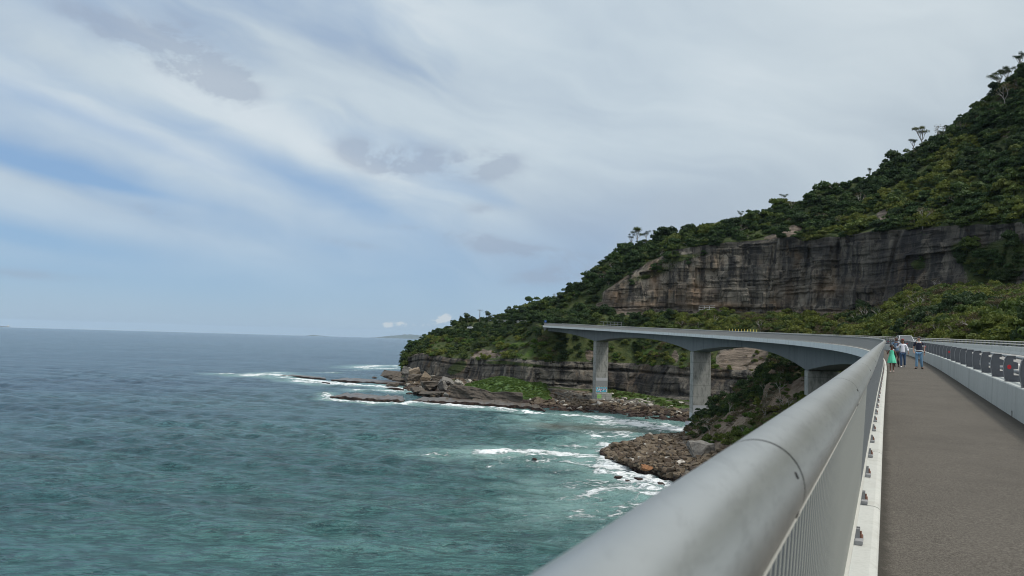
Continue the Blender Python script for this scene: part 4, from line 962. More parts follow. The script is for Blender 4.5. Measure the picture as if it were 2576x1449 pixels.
s2m = (T['seg'] == 2) * T['veg'] * ins; s3m = (T['seg'] == 3) * T['veg'] * ins; s4m = (T['seg'] == 4) * np.clip(T['veg'] - .2, 0, 1) * ins; s5m = (T['seg'] == 5) * T['veg'] * ins
vis = (T['ix'] < 2640)
clear = 1 - np.clip(1.0 * np.exp(-((T['ix'] - 1320) / 190) ** 2 - ((T['iy'] - 880) / 26) ** 2), 0, .45)
gy = lambda *g: [q for q in g]
def nm_slope(p, z):
    X, Y_ = proj(p); 
    if 1480 < X < 1960: return gy('olive', 'scrub', 'olive', 'grass', 'grass', 'dry') if z > -.4 else gy('scrub', 'forest', 'dark')
    if X > 1400 : return gy('dark', 'forest', 'scrub')
    if Y_ < 850: return gy('forest', 'dark', 'scrub')
    return gy('scrub', 'olive', 'grass', 'grass', 'dry', 'olive') if z > -.15 else gy('forest', 'scrub', 'scrub', 'dark')
scatter(T, s2m * (T['ix'] < 1480) * clear, 3.0, 1.3, 3.3, nm_slope, 'slope')
scatter(T, s2m * (T['ix'] >= 1480) * (T['ix'] < 2000), 3.2, 1.2, 2.6, nm_slope, 'slope')
def nm_bench(p, z):
    X, Y_ = proj(p)
    if X < 1480: return gy('forest', 'dark', 'forest')
    if X < 1700: return gy('forest', 'scrub', 'scrub', 'dark')
    if rs.rand() < .05: return gy('bare')
    return gy('olive', 'scrub', 'olive', 'dry', 'scrub') if z > -.35 else gy('scrub', 'dark', 'dry')
scatter(T, s3m * (T['ix'] > 1244) * (T['ix'] < 2250), 3.6, 1.8, 3.8, nm_bench, 'bench', .1)
scatter(T, s3m * (T['ix'] >= 2250) * (T['ix'] < 2900), 3.1, 1.5, 3.5, nm_bench, 'bench', .1)
scatter(T, s4m * vis, 3.9, 1.9, 3.6, lambda p, z: gy('forest', 'dark', 'forest', 'scrub'), 'forest')
def nm_for(p, z):
    X, Y_ = proj(p)
    if rs.rand() < .035: return gy('bare')
    if z > .38: return gy('scrub', 'olive', 'forest')
    if z < -.55: return gy('dark', 'dry', 'forest')
    return gy('forest', 'forest', 'dark', 'scrub')
scatter(T, s5m * vis, 4.2, 1.7, 4.6, nm_for, 'forest'); scatter(T, s5m * vis, 13, 4.5, 6.8, nm_for, 'forest', .3)
scatter(T, (T['seg'] == 6) * ins * vis * (T['T'] < .5), 4.2, 1.5, 2.8, lambda p, z: gy('forest', 'dark'), 'forest')
scatter(T, (T['seg'] == 0) * T['grass'] * vis, 2.6, .8, 1.5, gy('grass', 'scrub'), 'slope', .4)
scatter(T, (T['seg'] == 2) * (T['scr'] > .3) * 1.0, 5.2, .7, 1.6, gy('olive', 'scrub', 'grass', 'dry'), 'slope')
scatter(TS, (TS['seg'] >= 2) * TS['veg'] * (TS['ix'] < 2250), 2.1, .8, 2.2, lambda p, z: gy('bare') if rs.rand() < .05 else gy('scrub', 'dry', 'olive', 'grass', 'dry') if z > -.1 else gy('dark', 'forest', 'scrub', 'dry'), 'spur')
# keep plants off the road deck
ax = np.array([P(s, 6, 0)[:2] for s in range(0, 460, 4)])
def near_deck(x, y, r=9.5): return np.min(np.hypot(ax[:, 0] - x, ax[:, 1] - y)) < r
axz = np.array([P(s, 6, 0)[2] for s in range(0, 460, 4)])
def deck_hit(t):
    d = np.hypot(ax[:, 0] - t[0], ax[:, 1] - t[1]); k = int(d.argmin()); return d[k] < 7.2 + t[3] * .9 and t[2] + t[4] * 1.5 > axz[k] - 3.2
def blocks_road(t):
    X, Y_ = proj(np.array([t[0], t[1], t[2] + t[4] * 1.6])); w_ = t[3] / t[1] * F
    return (1236 - w_ < X < 1352 + w_ and Y_ < 813.5 and t[1] < 530 - (X - 1244) * .66) or (1172 < X < 1198 and Y_ < 807 and t[1] < 545)
trees = [t for t in trees if not deck_hit(t) and not blocks_road(t)]
# the roadside strip on the old headland road stays open
def screen_size(t):
    d = math.dist((t[0], t[1], t[2]), (0, 0, HC)); return t[3] / d
# ask which plants stand in view (not hidden behind ridge or deck line is judged by a ray)
order = []
for i, t in enumerate(trees):
    X, Y_ = proj(np.array([t[0], t[1], t[2] + t[3]]))
    if t[1] > 5 and 0 < X < 2576 and Y_ < 1449:
        d = Vector((t[0], t[1], t[2] + t[4] * 1.1)) - Vector((0, 0, HC)); h = B1.ray_cast(Vector((0, 0, HC)), d.normalized(), d.length - 3)
        h2 = B2.ray_cast(Vector((0, 0, HC)), d.normalized(), d.length - 3)
        under = 2280 < X and Y_ > 858
        if h[0] is None and h2[0] is None and not under: order.append((screen_size(t), i))
order.sort(reverse=True); chosen = set(i for _, i in order[:290])
LBL = {
 'slope': ('shrub', 'shrub', 'low green shrub crowding the slope above the sea cliff', 'shrubs on the slope above the sea cliff'),
 'bench': ('shrub', 'shrub', 'rounded olive-green bush packed among others between the road and the upper cliff', 'bushes between the road and the upper cliff'),
 'forest': ('tree', 'tree', 'dense dark green tree among the many covering the steep hillside', 'trees covering the hillside'),
 'spur': ('shrub', 'shrub', 'dark tangled shrub on the bank beside the middle pier', 'shrubs on the bank below the bridge')}
firsts = {}
for i in sorted(chosen):
    x, y, z, s, szz, ro, ki, zone = trees[i]; nm, cat, lb, gp = LBL[zone]
    o = bpy.data.objects.new(nm, FLAT[ki][1]); COL.objects.link(o); o.location = (x, y, z); o.scale = (s, s, szz); o.rotation_euler = (0, 0, ro); tag(o, lb, cat, gp)
    firsts.setdefault(ki, o)
for ki in range(len(FLAT)):
    if ki not in firsts:
        for i, t in enumerate(trees):
            if t[6] == ki and i not in chosen:
                x, y, z, s, szz, ro, _, zone = t; nm, cat, lb, gp = LBL[zone]
                o = bpy.data.objects.new(nm, FLAT[ki][1]); COL.objects.link(o); o.location = (x, y, z); o.scale = (s, s, szz); o.rotation_euler = (0, 0, ro); tag(o, lb, cat, gp)
                firsts[ki] = o; chosen.add(i); break
def instancer(name, pts, label, kinds, objs, cat=None):
    """one object: the mass of plants or stones, instanced on its own points"""
    me = bpy.data.meshes.new(name); P_ = np.array([p[:3] for p in pts], np.float32); me.vertices.add(len(P_)); me.vertices.foreach_set('co', P_.ravel())
    for nm, col in (('sxy', [p[3] for p in pts]), ('szz', [p[4] for p in pts]), ('rot', [p[5] for p in pts]), ('kind', [kinds[p[6]] for p in pts])): attr(me, nm, col)
    o = bpy.data.objects.new(name, me); COL.objects.link(o)
    ng = bpy.data.node_groups.new(name, 'GeometryNodeTree'); ng.interface.new_socket('Geometry', in_out='INPUT', socket_type='NodeSocketGeometry'); ng.interface.new_socket('Geometry', in_out='OUTPUT', socket_type='NodeSocketGeometry')
    N = NT(ng); gi = N.n('NodeGroupInput'); go = N.n('NodeGroupOutput'); ip = N.n('GeometryNodeInstanceOnPoints')
    j = N.n('GeometryNodeGeometryToInstance')
    for q in objs[::-1]:
        oi = N.n('GeometryNodeObjectInfo', transform_space='ORIGINAL'); oi.inputs['Object'].default_value = q; oi.inputs['As Instance'].default_value = True
        N.L.new(oi.outputs['Geometry'], j.inputs[0])
    N.L.new(gi.outputs[0], ip.inputs['Points'])
    jj = N.n('GeometryNodeJoinGeometry')
    N.t.nodes.remove(j)
    for q in N.t.nodes:
        if q.bl_idname == 'GeometryNodeObjectInfo': N.L.new(q.outputs['Geometry'], jj.inputs[0])
    N.L.new(jj.outputs[0], ip.inputs['Instance']); ip.inputs['Pick Instance'].default_value = True
    def na(nm): 
        q = N.n('GeometryNodeInputNamedAttribute', data_type='FLOAT'); q.inputs['Name'].default_value = nm; return q.outputs['Attribute']
    N.L.new(N.n('FunctionNodeFloatToInt', {0: na('kind')}).outputs[0], ip.inputs['Instance Index'])
    N.L.new(N.xyz(na('sxy'), na('sxy'), na('szz')), ip.inputs['Scale'])
    eu = N.xyz(0.0, 0.0, na('rot')); N.L.new(N.n('FunctionNodeEulerToRotation', {0: eu}).outputs[0], ip.inputs['Rotation'])
    N.L.new(ip.outputs[0], go.inputs[0]); md = o.modifiers.new('scatter', 'NODES'); md.node_group = ng
    tag(o, label, cat, None, 'stuff'); return o
used = sorted(firsts); kmap = {k: i for i, k in enumerate(used)}
rest = [t for i, t in enumerate(trees) if i not in chosen and t[6] in kmap]
instancer('forest', rest, 'unbroken green bushland covering the hillside and slopes', kmap, [firsts[k] for k in used], 'bushland')
print('plants', len(trees), 'in view', len(order))

# ridge trees with bare forked trunks and flat tops
def limb(mb, p, q, r0, r1, n=5, j=.08, seed=0):
    r = random.Random(seed); p, q = Vector(p), Vector(q); L = (q - p).length; pts = [p + (q - p) * t + Vector([r.uniform(-j, j) * L * (0 < t < 1) for _ in range(3)]) for t in (0, .33, .66, 1)]
    mb.tube(pts, [r0 + (r1 - r0) * t for t in (0, .33, .66, 1)], n)
def gum_tree(loc, h, w_, seed, label, group=None, tops=6, bark='bark_grey', leaf='leaf_forest', cat='tree', name='gum_tree', drop=0.0):
    r = random.Random(seed); t = empty(name, loc); tag(t, label, cat, group); mb = MB()
    fork = h * r.uniform(.35, .5); limb(mb, (0, 0, -3), (r.uniform(-.2, .2), 0, fork), h * .030, h * .022, 7, .03, seed); cl = []
    for k in range(tops):
        a = 2 * math.pi * k / tops + r.uniform(-.4, .4); rad = w_ * r.uniform(.25, .95) * (.25 if k == 0 else 1); q = Vector((rad * math.cos(a), rad * math.sin(a), h * r.uniform(.72, .98) - drop * rad))
        limb(mb, (0, 0, fork), q, h * .016, h * .005, 5, .06, seed + k); cl.append(q)
        for z in range(2):
            q2 = q + Vector((r.uniform(-1, 1), r.uniform(-1, 1), r.uniform(-.1, .5))) * w_ * .28; limb(mb, q.lerp(Vector((0, 0, fork)), .35), q2, h * .008, h * .003, 4, .06, seed + k * 3 + z); cl.append(q2)
    tr = mb.build('trunk', MAT[bark], t); rn = np.random.RandomState(seed); V = []
    for c in cl:
        n = 84; a = rn.uniform(0, 6.28, n); rad = w_ * .33 * np.sqrt(rn.rand(n)); p = np.stack([c.x + rad * np.cos(a), c.y + rad * np.sin(a), c.z + rn.normal(size=n) * .085 * w_ + .10 * w_ * (1 - (rad / (w_ * .3)) ** 2)], -1)
        u = rn.normal(size=(n, 3)); u[:, 2] *= .4; u /= np.linalg.norm(u, axis=1, keepdims=True); v_ = np.cross(u, rn.normal(size=(n, 3)) * .3 + [0, 0, 1]); v_ /= np.linalg.norm(v_, axis=1, keepdims=True); s = w_ * .062
        V.append(np.stack([p - u * s, p - v_ * s * .6, p + u * s, p + v_ * s * .6], 1).reshape(-1, 3))
    V = np.concatenate(V); me = mesh_np('crown', V, np.arange(len(V)).reshape(-1, 4)); link('crown', me, MAT[leaf], t); return t
def on_ridge(x, dy=4):
    y = lin(LF[6], np.array([x]), 1)[0]; Y_ = lin(LF[6], np.array([x]), 2)[0]; p = aty(x, y, Y_ - 2); g = ground(p[0], p[1]); return Vector((p[0], p[1], (g if g is not None else p[2]) - .5)), Y_
for x, top, wpx, sd, lb in [(1603, 577, 24, 1, 'broad flat-topped gum tree standing tallest in the open clump on the ridge'), (1625, 583, 14, 2, 'slim flat-topped gum tree right of the broad one on the ridge'), (1646, 581, 9, 3, 'thin wispy gum tree at the right end of the ridge-top clump'), (1588, 588, 12, 4, 'leaning gum tree with a flat crown at the left end of the ridge-top clump'),
                      (1864, 532, 11, 6, 'pale flat-topped tree beside dark foliage on the middle ridge'), (2188, 424, 9, 7, 'spindly dark tree poking up alone from the ridge'),
                      (2318, 320, 22, 8, 'layered open gum tree leaning out over the upper ridge'), (2298, 346, 14, 9, 'low open gum tree just below the layered one on the ridge'), (2515, 180, 26, 10, 'tall open gum tree with bare limbs near the top right of the ridge'), (2536, 172, 20, 14, 'dense-topped gum tree on the skyline close to the right edge'), (2566, 140, 18, 11, 'topmost gum tree on the skyline at the right edge'),
                      (1972, 490, 12, 13, 'tall bushy tree on the ridge above the bare scree')]:
    loc, Y_ = on_ridge(x); h = max(5.0, (aty(x, top, Y_)[2] - loc.z)); gum_tree(loc, h, wpx * .82 * Y_ / F, sd, lb, 'open-crowned trees along the ridge line', tops=7 if wpx > 15 else 5, leaf='leaf_forest' if wpx < 20 else 'leaf_scrub')
# trees on the crest of the headland by the road
for x, base, top, Y_, wd, sd, lb in [(1160, 812, 797, 560, 9, 21, 'small windswept tree leaning at the crest of the headland'), (1228, 812, 787, 545, 17, 22, 'bushy dark tree beside the power pole on the headland'), (1256, 811, 796, 540, 11, 23, 'small round tree between the power pole and the wooded hill'), (1176, 806, 792, 560, 20, 24, 'dense dark tree clump left of the power pole on the headland crest'), (1190, 806, 797, 560, 14, 25, 'low dark tree just left of the power pole')]:
    p = aty(x, base, Y_); g = ground(p[0], p[1]); zb = g if g is not None else p[2]; ht = aty(x, top, Y_)[2] - zb
    t = empty('coastal_tree', (p[0], p[1], zb)); tag(t, lb, 'tree', 'trees on the headland crest'); mb = MB(); limb(mb, (0, 0, -1), (.3, 0, ht * .7), .25, .12, 6, .05, sd); mb.build('trunk', MAT['bark'], t)
    o = bpy.data.objects.new('crown', KI['dark'][sd % 2]); COL.objects.link(o); o.parent = t; q = wd * Y_ / F * .6; o.scale = (q, q, ht * .62); o.location = (0, 0, ht * .25)
# bare branching shrubs on the near bank
for x, y, sd, lb in [(1965, 960, 31, 'bleached leafless shrub on the bank left of the nearest pier'), (1880, 930, 32, 'grey twiggy dead shrub near the top of the bank'), (2510, 800, 33, 'bare forked tree showing through the olive bushes')]:
    h = cast(x, y + 10)
    if h: gum_tree(h[0], 5.0, 2.2, sd, lb, None, 5, 'bark_grey', 'leaf_dry', 'shrub' if sd < 33 else 'tree', 'dead_shrub')

# ------------------------------------------------------------------ stones
def stone_mesh(name, seed, sq=.5, sub=2, stretch=(1, .8, .65)):
    """angular block: a cube cut by random planes"""
    r = random.Random(seed); bm = bmesh.new(); bmesh.ops.create_cube(bm, size=2)
    for k in range(9):
        n = Vector((r.gauss(0, 1), r.gauss(0, 1), r.gauss(0, 1))).normalized()
        geom = bm.verts[:] + bm.edges[:] + bm.faces[:]; d = r.uniform(.72, .98) * (1.0 if k > 2 else .9)
        rr_ = bmesh.ops.bisect_plane(bm, geom=geom, plane_co=n * d, plane_no=n, clear_outer=True)
        ed = [e for e in rr_['geom_cut'] if isinstance(e, bmesh.types.BMEdge)]
        if ed: bmesh.ops.holes_fill(bm, edges=ed)
    bmesh.ops.bevel(bm, geom=bm.edges[:], offset=.07, segments=2, affect='EDGES', clamp_overlap=True)
    bmesh.ops.triangulate(bm, faces=bm.faces[:]); bmesh.ops.subdivide_edges(bm, edges=[e for e in bm.edges if e.calc_length() > .35], cuts=3 if sub > 2 else 1, use_grid_fill=True); bmesh.ops.triangulate(bm, faces=bm.faces[:])
    for v in bm.verts:
        q = v.co * 1.0; v.co = Vector((q.x * stretch[0], q.y * stretch[1], q.z * stretch[2])) * (1 + .07 * float(vnoise(np.array([[q.x * 2 + seed, q.y * 2, q.z * 2]]))[0]) + (.09 * float(fbm(np.array([[q.x * 4 + seed, q.y * 4, q.z * 9]]), 3)[0]) if sub > 2 else 0))
    bmesh.ops.recalc_face_normals(bm, faces=bm.faces[:]); me = bpy.data.meshes.new(name); bm.to_mesh(me); bm.free(); return me
BR_ = []
for i in range(6): me = stone_mesh('boulder', 200 + i, stretch=(1, .85, .62)); me.materials.append(MAT['boulder_brown']); BR_.append(me)
PL_ = []
for i in range(3): me = stone_mesh('boulder', 220 + i, stretch=(1, .8, .6)); me.materials.append(MAT['boulder_pale']); PL_.append(me)
st = []  # x,y,z,s,sz,rot,mesh,zone
def rub(T_, mask, spacing, smin, smax, zone, pale):
    Pq = T_['P']; a = Pq[:-1, :-1]; b_ = Pq[:-1, 1:]; c = Pq[1:, 1:]; d = Pq[1:, :-1]; ar = .5 * np.linalg.norm(np.cross(c - a, d - b_), axis=-1)
    wg = (ar * np.clip((mask[:-1, :-1] + mask[1:, 1:]) / 2, 0, 1)).ravel(); n = int(wg.sum() / spacing ** 2); cell = rs.choice(len(wg), n, p=wg / wg.sum()); u = rs.rand(n, 1); v_ = rs.rand(n, 1)
    A_, B_, C2, D_ = (q.reshape(-1, 3)[cell] for q in (a, b_, c, d)); p = (A_ * (1 - u) + B_ * u) * (1 - v_) + (D_ * (1 - u) + C2 * u) * v_
    for i in range(n):
        s = smin + (smax - smin) * rs.rand() ** 2.5; pr_ = pale(p[i]); k = (6 + rs.randint(3)) if rs.rand() < pr_ else rs.randint(6)
        st.append((p[i][0], p[i][1], p[i][2] + s * rs.uniform(-.05, .35), s, s * rs.uniform(.8, 1.1), rs.uniform(0, 6.28), k, zone))
sx1 = np.where((TS['seg'] <= 1), 1.0, 0) * (TS['ix'] < 1900) * np.where((TS['seg'] == 0) & (TS['T'] < .25), .5, 1)
rub(TS, sx1 * (1 - .85 * np.exp(-((TS['ix'] - 1705) / 42) ** 2 - ((TS['iy'] - 1125) / 24) ** 2)), 1.0, .38, 1.15, 'point', lambda p: .015)
rub(TS, np.where((TS['seg'] == 2) & (TS['ix'] < 1745), 1.0, 0), 1.5, .4, 1.1, 'point', lambda p: .05)
rub(TS, np.where((TS['seg'] == 2) & (TS['ix'] >= 1745) & (TS['T'] < .16) & (TS['ix'] < 2000), .5, 0), 2.2, .4, 1.0, 'point', lambda p: .3)
T = TG
rub(T, (T['seg'] == 0) * (T['ix'] > 1335) * (T['ix'] < 1760) * np.clip((.52 - T['T']) * 8, 0, 1), 1.9, .7, 1.75, 'cove', lambda p: .04 if p[2] < 2.3 else .2)
rub(T, (T['seg'] == 0) * (T['ix'] > 1310) * (T['ix'] < 1480) * (T['T'] < .8) * (T['T'] > .4), 2.6, .6, 1.3, 'cove', lambda p: .15)
rub(T, (T['seg'] == 0) * (T['ix'] > 1500) * (T['ix'] < 1740) * (T['T'] > .46) * (T['T'] < .60), 2.8, .6, 1.5, 'cove', lambda p: .75)
rub(T, (T['seg'] == 0) * (T['ix'] > 1020) * (T['ix'] < 1200), 2.2, .45, 1.9, 'tip', lambda p: .08)
order = []
for i, t in enumerate(st):
    X, Y_ = proj(np.array(t[:3]))
    hid = (X > 1640 and Y_ > 1449 - (X - 1330) * .86)
    if not hid and 0 < X < 2576 and Y_ < 1449: order.append((t[3] / math.dist(t[:3], (0, 0, HC)), i))
order.sort(reverse=True); chosen = set(i for _, i in order[:285])
RL = {'point': ('brown angular boulder heaped on the rocky point before the middle pier', 'boulders heaped on the rocky point'), 'cove': ('brown boulder banked along the cove shore behind the piers', 'boulders along the cove shore'),
      'tip': ('grey-brown rock scattered at the foot of the headland tip', 'rocks at the headland tip')}
SM = BR_ + PL_; firsts = {}
for i in sorted(chosen):
    x, y, z, s, szz, ro, k, zone = st[i]; lb, gp = RL[zone]; 
    if k >= 6: lb = lb.replace('brown', 'pale').replace('grey-pale', 'pale'); gp = 'pale ' + gp
    o = bpy.data.objects.new('boulder', SM[k]); COL.objects.link(o); o.location = (x, y, z); o.scale = (s, s, szz); o.rotation_euler = (rs.uniform(-.4, .4), rs.uniform(-.4, .4), ro); tag(o, lb, 'boulder', gp); firsts.setdefault(k, o)
used = sorted(firsts); kmap = {k: i for i, k in enumerate(used)}
instancer('rubble', [t for i, t in enumerate(st) if i not in chosen and t[6] in kmap], 'brown loose rubble filling in between the larger boulders', kmap, [firsts[k] for k in used], 'rubble')
print('stones', len(st), len(order))
# named blocks
def block(name, x, y, Y_, wpx, hpx, dep, seed, mat, label, cat='boulder', rot=(0, 0, 0), lift=.0, sq=1.0, group=None):
    """block seated so that its middle stands at the given picture point"""
    p = aty(x, y, Y_); me = stone_mesh(name, seed, sub=3, stretch=(wpx * Y_ / F / 2, dep / 2, hpx * Y_ / F / 2)); o = link(name, me, MAT[mat]); o.location = p; o.rotation_euler = rot; tag(o, label, cat, group); return o
def Yz(x, y, z): return atz(x, y, z)[1]
block('boulder', 1755, 1134, Yz(1755, 1150, 3.5), 52, 44, 6, 301, 'slab_grey', 'largest grey block on the point below the dark bank', rot=(.1, 0, .4))
block('boulder', 1626, 1177, Yz(1626, 1184, 2.2), 27, 12, 2.4, 302, 'boulder_orange', 'flat orange boulder low on the seaward edge of the point', rot=(.1, .15, .2))
block('boulder', 1548, 1122, Yz(1548, 1131, 1.5), 24, 22, 3.5, 303, 'boulder_brown', 'tall brown boulder at the seaward tip of the rocky point', rot=(0, .35, .5))
block('boulder', 1578, 1119, Yz(1578, 1126, 1.5), 19, 14, 3, 304, 'boulder_brown', 'square brown boulder right of the tall one on the point', rot=(0, -.1, .2))
block('boulder', 1763, 1151, Yz(1763, 1156, 3), 20, 12, 3, 305, 'slab_grey', 'small grey block leaning against the largest block')
block('boulder', 1783, 1150, Yz(1783, 1154, 3), 14, 9, 3, 306, 'slab_grey', 'smallest grey block right of the largest block')
for x, y, wp, hp, sd, lb in [(1555, 1202, 24, 7, 310, 'low dark rock awash in the foam off the point'), (1607, 1206, 20, 9, 311, 'dark rock breaking the foam nearest the boulder point'), (1505, 1172, 16, 5, 312, 'small dark rock awash left of the boulder point'), (1345, 1154, 12, 4, 313, 'lone dark rock in the breaking wave out from the point'),
                         (1663, 1217, 15, 9, 314, 'dark wet rock in the surf just above the handrail'), (1535, 1158, 22, 9, 315, 'reddish rock ledge lapped by surf at the tip of the point'), (1580, 1210, 12, 4, 316, 'tiny dark rock between two larger rocks in the surf')]:
    block('sea_rock', x, y, Yz(x, y + 1, .2), wp, hp, 2.2, sd, 'reef_rock', lb, 'rock', lift=0)
# fallen slabs at the headland tip
for x, y, Y_, wp, hp, dep, sd, mt, rot, lb in [
    (1024, 935, 500, 27, 24, 5, 320, 'slab_grey', (.2, .5, .3), 'grey slanted slab leaning on the foot of the headland cliff'), (1044, 939, 495, 26, 22, 6, 321, 'slab_tan', (.1, -.35, .2), 'tan slanted slab behind the big square block'),
    (1036, 952, 485, 48, 22, 9, 322, 'slab_rock', (0, .03, .15), 'big square layered block at the foot of the headland'), (1072, 949, 480, 22, 24, 5, 323, 'slab_tan', (0, .5, .2), 'orange-tan tilted slab right of the big square block'),
    (985, 944, 520, 48, 20, 12, 324, 'slab_rock', (0, .05, 0), 'layered grey rock stack at the seaward tip of the headland'), (1008, 955, 500, 40, 10, 9, 325, 'slab_rock', (0, .1, 0), 'low layered rock below the tip stack'),
    (1103, 952, 465, 34, 12, 8, 326, 'slab_rock', (0, .05, .2), 'flat stepped rock between the big block and the wall of rock'), (1081, 972, 430, 40, 25, 8, 327, 'slab_rock', (0, -.1, .3), 'dark rounded rock mass above the shelf'),
    (1113, 972, 425, 24, 27, 6, 328, 'slab_grey', (.2, .6, .2), 'striped rock slab tipped on its side beside the dark mass'), (1128, 960, 440, 34, 16, 6, 329, 'slab_grey', (.3, .5, .1), 'broken grey slabs piled behind the striped slab'),
    (1156, 962, 430, 24, 14, 5, 330, 'boulder_pale', (0, .3, .3), 'pale broken slab at the left end of the grass bank'), (1052, 983, 410, 30, 16, 8, 331, 'slab_rock', (0, 0, .4), 'rounded brown rock over the surf channel'), (1085, 991, 400, 60, 10, 10, 332, 'slab_rock', (0, 0, .1), 'long low rock lying along the back of the shelf'),
    (990, 966, 470, 34, 9, 10, 333, 'slab_rock', (0, 0, 0), 'brown flat rock at the shore below the tip'), (943, 950, 500, 12, 5, 4, 334, 'reef_rock', (0, 0, 0), 'small square rock alone on the wet platform'), (1123, 995, 396, 14, 9, 4, 335, 'slab_grey', (.2, .3, 0), 'small split rock at the end of the rock wall'),
    (1460, 1010, 385, 36, 12, 8, 336, 'slab_rock', (0, 0, .2), 'dark rocks stacked against the foot of the far pier'), (1575, 1037, 350, 26, 12, 5, 339, 'boulder_brown', (0, .1, .1), 'brown slab among the cove boulders')]:
    block('fallen_slab' if 'slab' in lb else 'rock', x, y, Y_, wp, hp, dep, sd, mt, lb, 'rock', rot)
# big light slabs on the grass
for x, y, wp, hp, sd, lb in [(1510 + 100 - 1, 1005, 26, 4, 341, 'long thin white slab lying on the grass of the cove'), (1623, 1011, 22, 8, 342, 'flat pale slab below the thin white one'), (1632, 1004, 10, 7, 343, 'small white block tilted beside the flat pale slab'), (1539, 990, 10, 4, 344, 'small white rock alone on the grass right of the far pier'), (1712, 1013, 12, 5, 345, 'white rock at the edge of the grass near the middle pier')]:
    h = cast(x, y); Y_ = h[0].y - .5 if h else 380
    block('white_rock', x, y, Y_, wp, hp, 2.5, sd, 'boulder_pale', lb, 'rock')
# rock shelves awash
def shelf(name, pts, back, top, mat_top, label, thick=3.0):
    """pts: front edge in the picture (sea level); back: width of the shelf in metres"""
    p = np.array(pts, float); xs = np.linspace(p[0, 0], p[-1, 0], int((p[-1, 0] - p[0, 0]) / 2.5)); ys = np.interp(xs, p[:, 0], p[:, 1]); f0 = atz(xs, ys, 0.0)
    n = len(xs); nz = fbm(np.stack([xs * .11, xs * 0, xs * 0], -1), 4, 7); tpr = np.clip(np.minimum(np.arange(n), np.arange(n)[::-1]) / 6, 0.15, 1)
    f0[:, 1] += nz * 1.6; rws = []; m_ = 10
    for j, (dy, z) in enumerate([(0, -thick), (0.2, -.2), (0.0, top * .55), (.6, top * .8), (.3, top)] + [(.3 + back * t, top + .25 * math.sin(7 * t)) for t in np.linspace(.06, 1, 14)] + [(back + .6, -thick)]):
        q = f0.copy(); q[:, 1] += dy * tpr + .0; q[:, 2] = z if z < 0 else z * (.75 + .35 * vnoise(np.stack([xs * .09, xs * 0 + j * .45, xs * 0], -1), 3)) * (.5 + .5 * tpr); q[:, 0] += vnoise(np.stack([xs * .3, xs * 0 + j * .4, xs * 0], -1), 9) * .5; rws.append(q)
    Gq = np.array(rws); idx = np.arange(Gq.shape[0] * n).reshape(-1, n); Fc = np.stack([idx[:-1, :-1], idx[:-1, 1:], idx[1:, 1:], idx[1:, :-1]], -1).reshape(-1, 4)
    me = mesh_np(name, Gq.reshape(-1, 3), Fc); o = link(name, me, [MAT['reef_rock'], MAT[mat_top]]); tag(o, label, 'rock shelf')
    mi = np.zeros((Gq.shape[0] - 1, n - 1), int); mi[5:18] = 1; me.polygons.foreach_set('material_index', mi.ravel()); me.update(); return o
shelf('rock_shelf', [(831, 1002), (860, 1004.5), (900, 1009), (960, 1011), (1014, 1012.5)], 24, 1.5, 'reef_top', 'dark flat rock shelf with water pouring off its front, left of the gap')
shelf('rock_shelf', [(1036, 1012), (1080, 1014.5), (1176, 1019.5), (1237, 1023), (1322, 1030), (1372, 1037)], 22, 1.4, 'reef_top', 'long flat rock shelf running below the wall of rock')
shelf('rock_shelf', [(697, 946.5), (740, 948.5), (780, 952), (818, 954.5)], 14, .9, 'reef_top', 'outermost low reef broken by white surf')
shelf('rock_shelf', [(833, 957.5), (870, 962), (920, 964.5), (985, 966.5), (1020, 970)], 30, 1.1, 'reef_top', 'flat wet reef stretching out from the headland tip')
shelf('rock_shelf', [(809, 964), (820, 966), (831, 966)], 5, 1.4, 'reef_rock', 'small dark rock island in front of the wet reef')
shelf('rock_shelf', [(968, 979), (990, 981), (1014, 982)], 6, 1.2, 'reef_rock', 'small dark ledge in the surf channel')
# wall of upright rock holding the grass bank
def rock_wall():
    top = np.array([(1133, 968), (1160, 970), (1190, 974), (1222, 982), (1236, 988), (1270, 986), (1312, 988), (1315, 990)], float); bot = np.array([(1133, 1000), (1180, 1010), (1240, 1013), (1315, 1020)], float)
    xs = np.linspace(1133, 1315, 120); Yb = 372 + (1315 - xs) * .10; rws = []
    for t in np.linspace(0, 1, 16):
        y = np.interp(xs, bot[:, 0], bot[:, 1]) * (1 - t) + np.interp(xs, top[:, 0], top[:, 1]) * t; q = aty(xs, y, Yb + t * 2.0); q[:, 1] += fbm(np.stack([q[:, 0] * .25 + q[:, 2] * .3, q[:, 2] * .5, 0 * xs], -1), 4, 5) * .8; rws.append(q)
    b_ = rws[-1].copy(); b_[:, 1] += 2.5; rws.append(b_); b_ = b_.copy(); b_[:, 2] -= 7; b_[:, 1] += 1; rws.append(b_)
    Gq = np.array(rws); n = len(xs); idx = np.arange(Gq.shape[0] * n).reshape(-1, n); Fc = np.stack([idx[:-1, :-1], idx[:-1, 1:], idx[1:, 1:], idx[1:, :-1]], -1).reshape(-1, 4).tolist()
    Fc.append(list(idx[:, 0])); Fc.append(list(idx[::-1, -1])); me = mesh_np('rock_wall', Gq.reshape(-1, 3), Fc); o = link('rock_wall', me, MAT['slab_rock'], smooth=False); tag(o, 'long low wall of dark rock along the back of the shelf below the bright grass', 'rock wall')
rock_wall()
